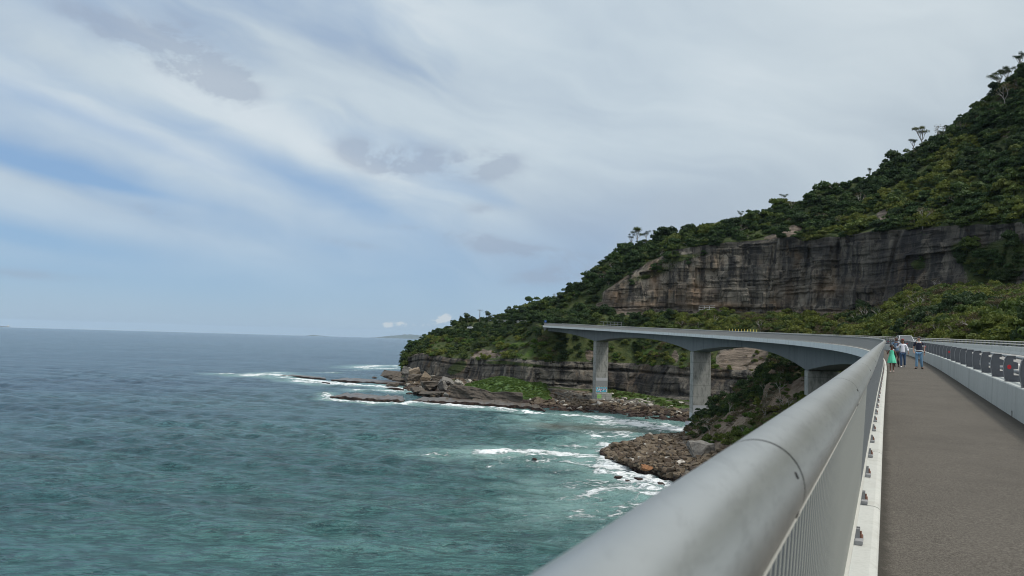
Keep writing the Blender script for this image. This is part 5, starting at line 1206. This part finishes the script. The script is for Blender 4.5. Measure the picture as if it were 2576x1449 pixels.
def grass_bank():
    out_ = np.array([(1160, 972), (1175, 966), (1205, 957), (1235, 949), (1262, 945), (1300, 951), (1335, 956), (1362, 958), (1376, 968), (1386, 990), (1388, 998)], float); bt = np.array([(1160, 974), (1200, 980), (1236, 992), (1300, 990), (1322, 1000), (1388, 1002)], float)
    xs = np.linspace(1160, 1388, 110); rws = []
    for t in np.linspace(0, 1, 22):
        y = np.interp(xs, bt[:, 0], bt[:, 1]) * (1 - t) + np.interp(xs, out_[:, 0], out_[:, 1]) * t; q = aty(xs, y, 377 + (1388 - xs) * .11 + 48 * t); q[:, 2] += fbm(q * .12, 3, 8) * .9 * math.sin(math.pi * t); rws.append(q)
    b_ = rws[-1].copy(); b_[:, 1] += 6; b_[:, 2] -= 8; rws.append(b_); f_ = rws[0].copy(); f_[:, 2] -= 5; rws.insert(0, f_)
    Gq = np.array(rws); n = len(xs); idx = np.arange(Gq.shape[0] * n).reshape(-1, n); Fc = np.stack([idx[:-1, :-1], idx[:-1, 1:], idx[1:, 1:], idx[1:, :-1]], -1).reshape(-1, 4)
    me = mesh_np('grassy_bank', Gq.reshape(-1, 3), Fc); o = link('grassy_bank', me, MAT['grass_ground'], smooth=True); tag(o, kind='structure'); return Gq
m, N, b, o = newmat('grass_ground'); v = pos(N); n = N.noise(v, .22, 6, .7); nf = N.noise(v, 2.0, 5, .7)
c = N.mix(N.ss(n, .38, .62), (.040, .085, .014), (.080, .150, .020)); c = N.mix(N.mul(N.ss(nf, .35, .7), .6), c, (.03, .06, .012)); N.set(b.inputs['Base Color'], c); b.inputs['Roughness'].default_value = .9; bump(N, b, nf, 1.0, .8)
GB = grass_bank()
gt = []
for i in range(1500):
    a, c_ = rs.randint(2, 22), rs.randint(2, 108); p = GB[a, c_]; s = rs.uniform(.5, 1.1); gt.append((p[0] + rs.uniform(-1, 1), p[1] + rs.uniform(-1, 1), p[2] - .2 * s, s, s * .8, rs.uniform(0, 6), 0, ''))
gk = [i for i, (n_, m_) in enumerate(FLAT) if n_ == 'grass'][0]
go_ = [o for o in bpy.data.objects if o.type == 'MESH' and o.data == FLAT[gk][1]][:1]
instancer('grass_tufts', gt, 'bright green grass tufts thick on the bank', {0: 0}, go_, 'grass')
# ------------------------------------------------------------------ things on the headland road
def at_road(x, y, Y_): return Vector(aty(x, y, Y_))
pb = at_road(1206.6, 808, 552); g = ground(pb.x, pb.y); zb = (g if g else pb.z) - .3; tp = aty(1206.6, 778.5, 552)[2]
pole = empty('power_pole', (pb.x, pb.y, zb)); tag(pole, 'wooden power pole standing against the sky on the headland', 'power pole'); h_ = tp - zb
q = MB(); q.tube([(0, 0, 0), (0, 0, h_)], [.30, .20], 8); q.build('post', MAT['wood_pole'], pole)
q = MB(); q.box((0, 0, h_ - .5), (3.6, .2, .22)); q.build('crossarm', MAT['wood_pole'], pole)
q = MB()
for xx in (-1.5, -.6, .6, 1.5): q.tube([(xx, 0, h_ - .4), (xx, 0, h_ - .1)], .09, 6)
q.build('insulators', MAT['steel_strip'], pole)
p2 = Vector(aty(1290, 796, 500))
for k, xx in enumerate((-1.5, 1.5)):
    a = Vector((xx, 0, h_ - .1)); b_ = p2 - Vector((pb.x, pb.y, zb)) + Vector((0, xx, 0)); pts = [a.lerp(b_, t) - Vector((0, 0, 4 * t * (1 - t) * 2.0)) for t in np.linspace(0, 1, 12)]
    q = MB(); q.tube(pts, .035, 4, False); q.build('cable', MAT['steel_dark'], pole)
def fence_run(pts, hgt, name, label, mat, cat='fence', sp=2.5, rails=(.95, .5), solid=False):
    t = empty(name, pts[0]); tag(t, label, cat); inv = Vector(pts[0]); P3 = [Vector(p) for p in pts]; posts = []
    for a, b_ in zip(P3[:-1], P3[1:]):
        n = max(1, int((b_ - a).length / sp)); posts += [a.lerp(b_, i / n) for i in range(n)]
    for p in posts[:60]: q = MB(); q.box((0, 0, hgt / 2), (.14, .14, hgt)); o = q.build('post', MAT[mat], t); o.location = p - inv
    q = MB()
    for zf in rails: q.tube([p - inv + Vector((0, 0, hgt * zf)) for p in P3], .07 if not solid else .09, 5)
    q.build('rail', MAT[mat], t)
    if solid:
        q = MB()
        for a, b_ in zip(P3[:-1], P3[1:]):
            a, b_ = a - inv, b_ - inv; q.raw([a, b_, b_ + Vector((0, 0, hgt * .85)), a + Vector((0, 0, hgt * .85)), a + Vector((0, .15, 0)), b_ + Vector((0, .15, 0)), b_ + Vector((0, .15, hgt * .85)), a + Vector((0, .15, hgt * .85))], [(0, 1, 2, 3), (7, 6, 5, 4), (0, 4, 5, 1), (3, 2, 6, 7), (1, 5, 6, 2), (4, 0, 3, 7)])
        q.build('panel', MAT['concrete_barrier'], t)
    return t
rp = [aty(x, y, Y_) for x, y, Y_ in [(1244, 811.5, 535), (1270, 812.5, 520), (1300, 813.5, 502), (1330, 814.5, 482), (1352, 816, 466)]]
fence_run(rp, 2.0, 'roadside_wall', 'pale low wall with a rail along the headland road', 'steel_strip', 'barrier', 3.0, (.98,), True)
# road bed behind that wall
q = MB(); V = []; 
for p in rp + [np.array(P(SE, 0, 0))]: V += [tuple(p + np.array([0, .3, .02])), tuple(p + np.array([4, 9, .3]))]
q.raw(V, [(2 * i, 2 * i + 1, 2 * i + 3, 2 * i + 2) for i in range(len(rp))]); o = q.build('headland_road', MAT['road_asphalt']); tag(o, kind='structure')
for k, (x, y, w_) in enumerate([(1758, 781, 0), (1791, 781, 0)]): pass
h0 = cast(1755, 786); h1 = cast(1795, 786)
if h0 and h1: fence_run([h0[0] + Vector((0, -3, 1)), h1[0] + Vector((0, -3, 1))], 2.6, 'rockfall_fence', 'thin wire fence with pale posts at the foot of the upper cliff', 'white_post', 'fence', 3.0, (.98, .6, .2))
h0 = P(430, 12.4, .6); h1 = P(452, 12.4, .6)
fence_run([P(s, 14, .3) for s in (262, 275, 288)], 1.6, 'yellow_marker_posts', 'row of yellow marker posts among the bushes beyond the bridge deck', 'yellow_post', 'posts', 2.6, (.3,))
gp = P(418, 12.9, .3); fence_run([P(s, 12.9, .0) for s in (392, 404, 416)], 3.2, 'steel_gantry_fence', 'grey post-and-rail fence rising behind the far end of the deck', 'steel_rail', 'fence', 3.5, (.98, .6))
sg = empty('blue_sign', P(457, .2, .1)); tag(sg, 'small blue sign at the far end of the bridge railing', 'sign'); q = MB(); q.tube([(0, 0, 0), (0, 0, 2.3)], .06, 6); q.build('post', MAT['steel_rail'], sg); q = MB(); q.box((0, 0, 2.3), (1.1, .08, 1.1), bev=.02); q.build('sign_face', MAT['sign_blue'], sg)

# ------------------------------------------------------------------ vehicles
def car(name, loc, rz, label, L=4.75, W_=1.88, Hh_=1.78, paint='car_paint', cat='car'):
    """front faces local -Y; loc is the ground point under the middle"""
    t = empty(name, loc, rz); tag(t, label, cat); hl = L / 2
    side = [(-hl, .42), (-hl + .03, .80), (-hl + .25, 1.00), (-hl + 1.15, 1.12), (hl - .25, 1.12), (hl, .95), (hl, .45), (hl - .15, .28), (-hl + .2, .26)]
    def loft(prof, ws, nm, mat, xs=None):
        V = []; n = len(prof)
        for sx_, ins_ in ws: V += [(sx_ * W_ / 2 * (1), y * (1 - ins_ * .02), z - (0 if abs(sx_) < .95 else .0)) for y, z in prof]
        Fc = []
        for i in range(len(ws) - 1):
            for k in range(n): k2 = (k + 1) % n; Fc.append((i * n + k, i * n + k2, (i + 1) * n + k2, (i + 1) * n + k))
        Fc += [tuple(range(n)), tuple((len(ws) - 1) * n + k for k in range(n))[::-1]]
        return MB().raw(V, Fc).build(nm, MAT[mat], t)
    loft(side, [(-.97, 2.5), (-1, 1), (-1.0, 1), (-.9, 0), (.9, 0), (1.0, 1), (.97, 2.5)], 'body', paint)
    # cabin: tapering glasshouse
    b0 = [(-hl + 1.05, 1.10), (-hl + 1.75, Hh_ - .06), (hl - .55, Hh_ - .08), (hl - .12, 1.10)]
    V = []
    for sx_ in (-1, 1):
        for y, z in b0: V.append((sx_ * (W_ / 2 - (.06 if z < 1.3 else .24)), y, z))
    MB().raw(V, [(0, 1, 2, 3), (7, 6, 5, 4), (0, 4, 5, 1), (1, 5, 6, 2), (2, 6, 7, 3), (3, 7, 4, 0)]).build('windows', MAT['car_glass'], t)
    q = MB(); y0, y1 = -hl + 1.72, hl - .5; q.box((0, (y0 + y1) / 2, Hh_ - .03), (W_ - .46, y1 - y0, .09), bev=.035); q.build('roof', MAT[paint], t)
    q = MB()
    for sx_ in (-1, 1):
        q.tube([(sx_ * (W_ / 2 - .07), -hl + 1.06, 1.11), (sx_ * (W_ / 2 - .25), -hl + 1.76, Hh_ - .05)], .035, 6); q.tube([(sx_ * (W_ / 2 - .10), .35, 1.11), (sx_ * (W_ / 2 - .245), .30, Hh_ - .06)], .035, 6); q.tube([(sx_ * (W_ / 2 - .08), hl - .14, 1.11), (sx_ * (W_ / 2 - .25), hl - .56, Hh_ - .07)], .05, 6)
    q.build('pillars', MAT[paint], t)
    q = MB(); q.box((0, -hl - .005, .74), (1.0, .06, .24), bev=.02); 
    for k in range(4): q.box((0, -hl - .04, .66 + .055 * k), (.98, .02, .015))
    q.build('grille', MAT['car_dark'], t)
    q = MB(); q.box((0, -hl - .02, .46), (1.7, .10, .22), bev=.04); q.build('bumper', MAT['car_dark'], t)
    q = MB(); q.box((0, -hl - .075, .47), (.37, .012, .13)); q.build('number_plate', MAT['plate'], t)
    for sx_ in (-1, 1):
        q = MB(); q.box((sx_ * .70, -hl + .03, .80), (.36, .16, .16), bev=.04); q.build('headlight', MAT['lamp_glass'], t)
        q = MB(); q.box((sx_ * (W_ / 2 + .10), -hl + 1.30, 1.14), (.20, .12, .16), bev=.04); q.box((sx_ * (W_ / 2 - .02), -hl + 1.30, 1.10), (.12, .05, .05)); q.build('mirror', MAT[paint], t)
        for yy in (-hl + .88, hl - .92):
            q = MB(); pts = [(sx_ * (W_ / 2 - .24), yy, .35), (sx_ * (W_ / 2 - .20), yy, .35), (sx_ * (W_ / 2 - .04), yy, .35), (sx_ * (W_ / 2 + .005), yy, .35)]; q.tube(pts, [.33, .355, .355, .32], 24); wh = q.build('wheel', MAT['tyre'], t)
            q = MB(); q.tube([(sx_ * (W_ / 2 - .01), yy, .35), (sx_ * (W_ / 2 + .016), yy, .35)], [.22, .19], 16); q.build('rim', MAT['rim'], wh)
    return t
sc_ = 110.0; x, y, z, th = fr(sc_)
Lc = 5.0
car('parked_car', P(sc_, Lc, .0), -th, 'white four-wheel-drive seen head-on on the road behind the walkers')
hp = aty(1184, 808.5, 540); gz = ground(hp[0], hp[1]) or hp[2]; car('parked_car', (hp[0], hp[1], gz + 1.2), .9, 'tiny white car far off on the headland road', cat='car')
# ship on the horizon
sp = aty(10, 821.5, 16000); shp = empty('ship', (sp[0], sp[1], -16000 ** 2 / 2 / 6.371e6 - 0)); tag(shp, 'tiny grey ship far out on the horizon at the left edge', 'ship')
q = MB(); V = []
for yy, ww in ((-14, .8), (14, 1)): V += [(-115, yy * .3, 14), (110, yy, 12), (100, yy, -4), (-105, yy * .3, -4)]
q.raw(V, [(0, 1, 2, 3), (7, 6, 5, 4), (0, 4, 5, 1), (1, 5, 6, 2), (2, 6, 7, 3), (3, 7, 4, 0)]); q.build('hull', MAT['steel_rail'], shp)
q = MB(); q.box((85, 0, 22), (26, 24, 22)); q.box((85, 0, 38), (10, 8, 12)); q.build('superstructure', MAT['white_post'], shp)

# ------------------------------------------------------------------ people
def skin(name, verts, edges, mat, parent, root=0, sub=2, smooth=True):
    bm = bmesh.new(); lay = bm.verts.layers.skin.verify(); vs = []
    for i, (p, r) in enumerate(verts):
        v = bm.verts.new(p); rr_ = r if isinstance(r, tuple) else (r, r); v[lay].radius = rr_; v[lay].use_root = (i == root); vs.append(v)
    for a, b_ in edges: bm.edges.new((vs[a], vs[b_]))
    me = bpy.data.meshes.new(name); bm.to_mesh(me); bm.free(); o = link(name, me, MAT[mat], parent)
    md = o.modifiers.new('skin', 'SKIN'); md.use_smooth_shade = True; md.branch_smoothing = .6
    s = o.modifiers.new('sub', 'SUBSURF'); s.levels = s.render_levels = sub; return o
def ellipsoid(mb, c, r, n=14, m_=10, cut=None, jit=0, M=None, seed=0):
    V = []; Fc = []; rg = random.Random(seed)
    for i in range(m_ + 1):
        ph = math.pi * i / m_
        for k in range(n):
            a = 2 * math.pi * k / n; q = 1 + jit * rg.uniform(-1, 1); v = Vector((r[0] * math.sin(ph) * math.cos(a) * q, r[1] * math.sin(ph) * math.sin(a) * q, r[2] * math.cos(ph) * q))
            if M: v = M @ v
            V.append(v + Vector(c))
    for i in range(m_):
        for k in range(n): k2 = (k + 1) % n; Fc.append((i * n + k, (i + 1) * n + k, (i + 1) * n + k2, i * n + k2))
    return mb.raw(V, Fc)
def lerp(a, b_, t): return tuple(a[i] + (b_[i] - a[i]) * t for i in range(3))
def person(loc, rz, H_, J, label, skinm, hairm, top, bottom, shoes, fem=False, child=False, head_turn=0.0, head_tilt=0.0, hair='short', sleeve='long', extras=None, grp='people walking on the footpath'):
    """J: joints for a 1.75 m figure facing -Y: shoulders L/R are automatic; elbow, wrist, knee, ankle given. local +X is the viewer's right"""
    k = H_ / 1.75; t = empty('person', loc, rz); t.scale = (k, k, k); tag(t, label, 'person', grp)
    wd = .86 if fem else 1.0
    if child: wd = .80
    V = []; E = []
    def v(p, r): V.append((tuple(p), r)); return len(V) - 1
    def e(*a):
        for q, w_ in zip(a[:-1], a[1:]): E.append((q, w_))
    pel = v((0, 0, .95), (.13 * wd + .01, .10)); wa = v((0, 0, 1.10), (.125 * wd, .09)); ch = v((0, .01, 1.30), (.155 * wd, .105)); ub = v((0, .01, 1.42), (.13 * wd, .085)); nk = v((0, 0, 1.50), .052); hb = v((0, -.01, 1.57), (.065, .072)); 
    R3 = Matrix.Rotation(head_turn, 3, 'Z') @ Matrix.Rotation(head_tilt, 3, 'X')
    hc = Vector((0, -.01, 1.57)); hs = 1.13 if child else 1.0
    h2 = v(hc + R3 @ Vector((0, -.012, .075)), (.076 * hs, .092 * hs)); h3 = v(hc + R3 @ Vector((0, .0, .135)), (.070 * hs, .085 * hs)); e(pel, wa, ch, ub, nk, hb, h2, h3)
    for sd, nm in ((-1, 'L'), (1, 'R')):
        sh = v((sd * .175 * wd, .01, 1.41), .056); el_, wr, fi = J['e' + nm], J['w' + nm], J['h' + nm]
        ue = v(lerp((sd * .175 * wd, .01, 1.41), el_, .5), .047); E1 = v(el_, .038); W1 = v(wr, .027); pm = v(lerp(wr, fi, .45), (.038, .018)); e(ub, sh, ue, E1, W1, pm)
        d = Vector(fi) - Vector(wr); d.normalize(); side_ = d.cross(Vector((0, 1, 0) if abs(d.y) < .8 else (0, 0, 1))).normalized(); bend = d.cross(side_).normalized()
        for f_, (off, ln) in enumerate(((-.027, .068), (-.009, .080), (.009, .075), (.026, .060))):
            b0 = Vector(lerp(wr, fi, .62)) + side_ * off; b1 = b0 + d * ln * .55 + bend * .008; b2 = b0 + d * ln + bend * .026; i1 = v(b0 + d * .012, .0095); i2 = v(b1, .009); i3 = v(b2, .0075); e(pm, i1, i2, i3)
        b0 = Vector(lerp(wr, fi, .25)) + side_ * -.03; i1 = v(b0, .012); i2 = v(b0 + d * .035 - side_ * .022 + bend * .01, .0095); e(pm, i1, i2)
        hp_ = v((sd * .095 * (1.05 if fem else 1), .0, .90), .088); kn, an = J['k' + nm], J['a' + nm]
        mt_ = v(lerp((sd * .095, 0, .90), kn, .5), .075); K1 = v(kn, .054); cf = v(lerp(kn, an, .35), .052); A1 = v(an, .036); toe = v((an[0] + J.get('t' + nm, 0) * .1, an[1] - .14, max(.03, an[2] - .055)), .03); e(pel, hp_, mt_, K1, cf, A1, toe)
    skin('body', V, E, skinm, t)
    # face
    def Hd(q): return tuple(hc + R3 @ (Vector(q) * hs))
    q = MB()
    for sx_ in (-1, 1): ellipsoid(q, Hd((sx_ * .030, -.088, .085)), (.014, .008, .008), 8, 6)
    q.build('eyes', MAT['eye_white' if not child else 'glasses'], t)
    q = MB()
    for sx_ in (-1, 1): ellipsoid(q, Hd((sx_ * .030, -.096, .085)), (.006, .004, .006), 6, 5)
    q.build('pupils', MAT['glasses'], t)
    q = MB(); ellipsoid(q, Hd((0, -.103, .060)), (.013, .018, .022), 8, 6); 
    for sx_ in (-1, 1): ellipsoid(q, Hd((sx_ * .078, .005, .070)), (.012, .02, .030), 8, 6)
    q.build('nose_and_ears', MAT[skinm], t)
    q = MB(); ellipsoid(q, Hd((0, -.092, .025)), (.026, .010, .008), 8, 6); q.build('mouth', MAT['lips'], t)
    q = MB(); RM = R3.to_4x4(); ellipsoid(q, Hd((0, .020, .118)), (.089 * hs, .098 * hs, .088 * hs), 18, 12, jit=.03, M=RM.to_3x3(), seed=3)
    if hair == 'long': ellipsoid(q, Hd((.07, .05, .00)), (.05, .05, .13), 12, 10, jit=.08, seed=4); ellipsoid(q, Hd((0, .06, .02)), (.085, .06, .11), 12, 10, jit=.08, seed=5)
    if hair == 'flow': ellipsoid(q, Hd((.04, .06, .03)), (.11, .06, .11), 12, 10, jit=.1, seed=6); ellipsoid(q, Hd((.16, .04, -.03)), (.10, .035, .05), 12, 8, jit=.12, M=Matrix.Rotation(.5, 3, 'Y'), seed=7)
    q.build('hair', MAT[hairm], t, True)
    # top garment
    if top:
        tv = []; te = []
        def a(p, r): tv.append((tuple(p), r)); return len(tv) - 1
        hem = a((0, 0, .93), (.155 * wd + .012, .125)); w2 = a((0, 0, 1.10), (.148 * wd, .115)); c2 = a((0, .01, 1.30), (.178 * wd, .128)); u2 = a((0, .01, 1.43), (.12 * wd, .095)); n2_ = a((0, .005, 1.485), (.062, .06))
        te += [(hem, w2), (w2, c2), (c2, u2), (u2, n2_)]
        for sd, nm in ((-1, 'L'), (1, 'R')):
            s_ = a((sd * .18 * wd, .01, 1.405), .073); S_ = (sd * .175 * wd, .01, 1.41); te.append((u2, s_))
            if sleeve == 'short': x1 = a(lerp(S_, J['e' + nm], .45), .068); x2 = a(lerp(S_, J['e' + nm], .72), .066); te += [(s_, x1), (x1, x2)]
            elif sleeve in ('long', 'three'):
                x1 = a(lerp(S_, J['e' + nm], .5), .062); x2 = a(J['e' + nm], .055); x3 = a(lerp(J['e' + nm], J['w' + nm], .85 if sleeve == 'long' else .6), .044); te += [(s_, x1), (x1, x2), (x2, x3)]
        g_ = skin('shirt', tv, te, top, t, root=1)
    if bottom:
        tv = []; te = []
        def a(p, r): tv.append((tuple(p), r)); return len(tv) - 1
        hp_ = a((0, 0, .94), (.152 * wd + .01, .118))
        for sd, nm in ((-1, 'L'), (1, 'R')):
            kn, an = J['k' + nm], J['a' + nm]; h_2 = a((sd * .090, 0, .86), .103); m2 = a(lerp((sd * .09, 0, .86), kn, .55), .088); k2 = a(kn, .072); c2 = a(lerp(kn, an, .5), .070); a2 = a(lerp(kn, an, .95), .068); te += [(hp_, h_2), (h_2, m2), (m2, k2), (k2, c2), (c2, a2)]
        skin('trousers', tv, te, bottom, t)
    for sd, nm in ((-1, 'L'), (1, 'R')):
        an = J['a' + nm]; q = MB(); zf = max(.0, an[2] - .085); ellipsoid(q, (an[0] + J.get('t' + nm, 0) * .03, an[1] - .07, .045 + zf), (.050, .145, .048), 14, 8); ellipsoid(q, (an[0], an[1] + .02, .065 + zf), (.048, .06, .055), 12, 8); q.build('shoe', MAT[shoes[0] if sd < 0 else shoes[1]], t, True)
    if extras: extras(t, J, wd, Hd, R3)
    return t
def face(p, extra=0.0): return -math.atan2(p[0], p[1]) + extra
def foot(x, y): 
    """point on the path surface under a picture position"""
    best = None
    for s in np.arange(25, 90, .1):
        for L in (.2,):
            pass
    d = ray(x, y); lo, hi = 5.0, 120.0
    for _ in range(60):
        mid = (lo + hi) / 2; p = CC + d * mid; s = s_of(p[0], p[1]); zt = fr(s)[2]
        if p[2] > zt: lo = mid
        else: hi = mid
    p = CC + d * lo; return (p[0], p[1], fr(s_of(p[0], p[1]))[2] + .002)
def s_of(x, y): return float(_s[np.argmin((_x - x) ** 2 + (_y - y) ** 2)])
STAND = dict(kL=(-.10, -.03, .50), aL=(-.11, .02, .085), kR=(.10, -.03, .50), aR=(.11, .0, .085))
# man in the navy polo: hands low, head turned to his companions
J = dict(STAND, eL=(-.27, .02, 1.14), wL=(-.25, -.14, .93), hL=(-.20, -.24, .88), eR=(.26, .03, 1.13), wR=(.27, -.03, .88), hR=(.27, -.06, .75), kL=(-.10, -.06, .50), aL=(-.12, -.10, .085), kR=(.11, -.02, .50), aR=(.14, .06, .085), tR=1, tL=-1)
def polo(t, J, wd, Hd, R3):
    q = MB(); q.tube([(.075 * math.cos(a), .005 + .072 * math.sin(a), 1.475 + .012 * math.sin(a)) for a in np.linspace(0, 6.28, 16)], .019, 8); q.box((-.05, -.085, 1.44), (.06, .03, .06)); q.box((.05, -.085, 1.44), (.06, .03, .06)); q.build('collar', MAT['collar_white'], t, True)
    q = MB()
    for z in (.985, 1.012): q.tube([(.182 * math.cos(a), .132 * math.sin(a), z) for a in np.linspace(0, 6.28, 24)], .010, 6)
    q.build('hem_stripe', MAT['collar_white'], t)
    q = MB(); S_ = (.175, .01, 1.41)
    for f_ in (.52, .62): p = Vector(lerp(S_, J['eR'], f_)); q.box(tuple(p), (.152, .14, .018), Matrix.Identity(4))
    q.build('sleeve_stripe', MAT['collar_white'], t)
    q = MB(); w_ = Vector(lerp(J['wR'], J['eR'], .12)); q.tube([w_ - Vector((0, 0, .015)), w_ + Vector((0, 0, .015))], .036, 10); q.build('watch', MAT['glasses'], t)
f_ = foot(2312, 928.5); person(f_, face(f_, -.05), 1.78, J, 'man in a navy polo with white collar and blue jeans, looking aside', 'skin_tan', 'hair_black', 'polo_navy', 'jeans_blue', ('shoe_dark', 'shoe_dark'), head_turn=-.9, sleeve='short', extras=polo)
# woman in white, one hand raised beside her face
J = dict(STAND, eL=(-.34, -.05, 1.20), wL=(-.24, -.16, 1.42), hL=(-.21, -.18, 1.54), eR=(.27, .04, 1.15), wR=(.31, -.08, .94), hR=(.31, -.13, .84), kL=(-.08, -.10, .50), aL=(-.09, -.14, .085), kR=(.10, -.03, .50), aR=(.11, .14, .13))
def wom(t, J, wd, Hd, R3):
    q = MB()
    for sx_ in (-1, 1): q.box((0, 0, 0), (.055, .012, .034), Matrix.Translation(Hd((sx_ * .034, -.098, .087))) @ R3.to_4x4(), bev=.005)
    q.build('sunglasses', MAT['glasses'], t)
    q = MB(); ellipsoid(q, Hd((0, -.03, .150)), (.088, .085, .055), 14, 8); q.build('headscarf', MAT['cap_red'], t, True)
    q = MB(); q.box((-.215, -.21, 1.56), (.07, .012, .15), bev=.004); q.build('phone', MAT['shoe_white'], t)
f_ = foot(2271, 925.0); person(f_, face(f_, .05), 1.63, J, 'woman in a white blouse, dark blue jeans and sunglasses raising a phone beside her face', 'skin_brown', 'hair_black', 'shirt_white', 'jeans_dark', ('shoe_white', 'shoe_grey'), fem=True, head_turn=.15, hair='long', sleeve='three', extras=wom)
# older man behind the girl, one hand out to the rail
J = dict(STAND, eL=(-.30, -.05, 1.16), wL=(-.36, -.20, 1.22), hL=(-.40, -.28, 1.24), eR=(.27, .04, 1.14), wR=(.30, -.06, .90), hR=(.30, -.10, .78), kL=(-.09, -.06, .50), aL=(-.10, -.06, .085), kR=(.10, -.02, .50), aR=(.12, .04, .085))
def oldm(t, J, wd, Hd, R3):
    q = MB(); q.box((.08, -.128, 1.33), (.10, .02, .11)); q.box((.08, -.14, 1.385), (.10, .02, .02)); q.build('shirt_pocket', MAT['jeans_dark'], t)
    q = MB(); q.tube([(.075 * math.cos(a), .005 + .068 * math.sin(a), 1.478) for a in np.linspace(0, 6.28, 16)], .016, 8); q.build('collar', MAT['shirt_blue'], t, True)
    q = MB(); ellipsoid(q, Hd((0, -.085, .03)), (.038, .022, .03), 8, 6); q.build('moustache', MAT['hair_grey'], t, True)
    q = MB()
    for sx_ in (-1, 1): q.box((0, 0, 0), (.05, .010, .030), Matrix.Translation(Hd((sx_ * .033, -.098, .087))) @ R3.to_4x4(), bev=.004)
    q.build('glasses', MAT['glasses'], t)
f_ = foot(2255, 922.0); person(f_, face(f_, .1), 1.72, J, 'older man in a blue-grey shirt walking just behind the girl', 'skin_deep', 'hair_grey', 'shirt_blue', 'trousers_dark', ('shoe_dark', 'shoe_dark'), head_turn=.5, extras=oldm)
# girl in the mint dress
J = dict(eL=(-.26, -.02, 1.15), wL=(-.27, -.10, 1.22), hL=(-.28, -.10, 1.36), eR=(.26, .05, 1.12), wR=(.36, .02, .88), hR=(.42, -.02, .78), kL=(-.08, -.05, .50), aL=(-.08, -.10, .085), kR=(.08, -.01, .50), aR=(.09, .04, .10))
def dress(t, J, wd, Hd, R3):
    V = []; Fc = []; n = 40; prof = [(1.43, .115, .085), (1.36, .135, .10), (1.22, .135, .10), (1.14, .135, .105), (1.0, .185, .15), (.8, .225, .19), (.62, .268, .225), (.60, .262, .22)]
    for i, (z, rx, ry) in enumerate(prof):
        for k in range(n):
            a = 2 * math.pi * k / n; pl_ = 1 + (.07 * math.sin(a * 9 + z * 2) + .03 * math.sin(a * 4)) * max(0, (1.14 - z)) * 2; V.append((rx * math.cos(a) * pl_, ry * math.sin(a) * pl_, z))
    for i in range(len(prof) - 1):
        for k in range(n): k2 = (k + 1) % n; Fc.append((i * n + k, i * n + k2, (i + 1) * n + k2, (i + 1) * n + k))
    MB().raw(V, Fc).build('dress', MAT['dress_mint'], t, True)
    q = MB()
    for sx_ in (-1, 1): q.tube([(sx_ * .09, -.085, 1.40), (sx_ * .115, -.02, 1.475), (sx_ * .09, .085, 1.40)], .022, 8)
    q.build('shoulder_straps', MAT['collar_white'], t, True)
f_ = foot(2243.5, 936.5); person(f_, face(f_, .0), 1.33, J, 'girl in a mint-green dress walking nearest the railing', 'skin_deep', 'hair_black', None, None, ('sandal', 'sandal'), fem=True, child=True, head_tilt=.25, head_turn=-.1, hair='flow', extras=dress)

# ------------------------------------------------------------------ sea air
q = MB(); q.box((0, 0, 90), (86000, 86000, 0), None)
hz = MB().box((0, 0, 50), (90000, 90000, 520)).build('haze'); hz.location.z = 0
m = bpy.data.materials.new('haze'); m.use_nodes = True; m.node_tree.nodes.clear(); N = NT(m.node_tree); o_ = N.n('ShaderNodeOutputMaterial'); vv = N.n('ShaderNodeVolumePrincipled', {'Color': (.62, .80, 1.0), 'Density': 1.6e-5, 'Anisotropy': 0.0}); N.L.new(vv.outputs[0], o_.inputs['Volume'])
hz.data.materials.append(m); tag(hz, kind='stuff')
for o_ in bpy.data.objects:
    if o_.get('label') and len(o_['label'].split()) > 16: print('LONG', o_.name, o_['label'])
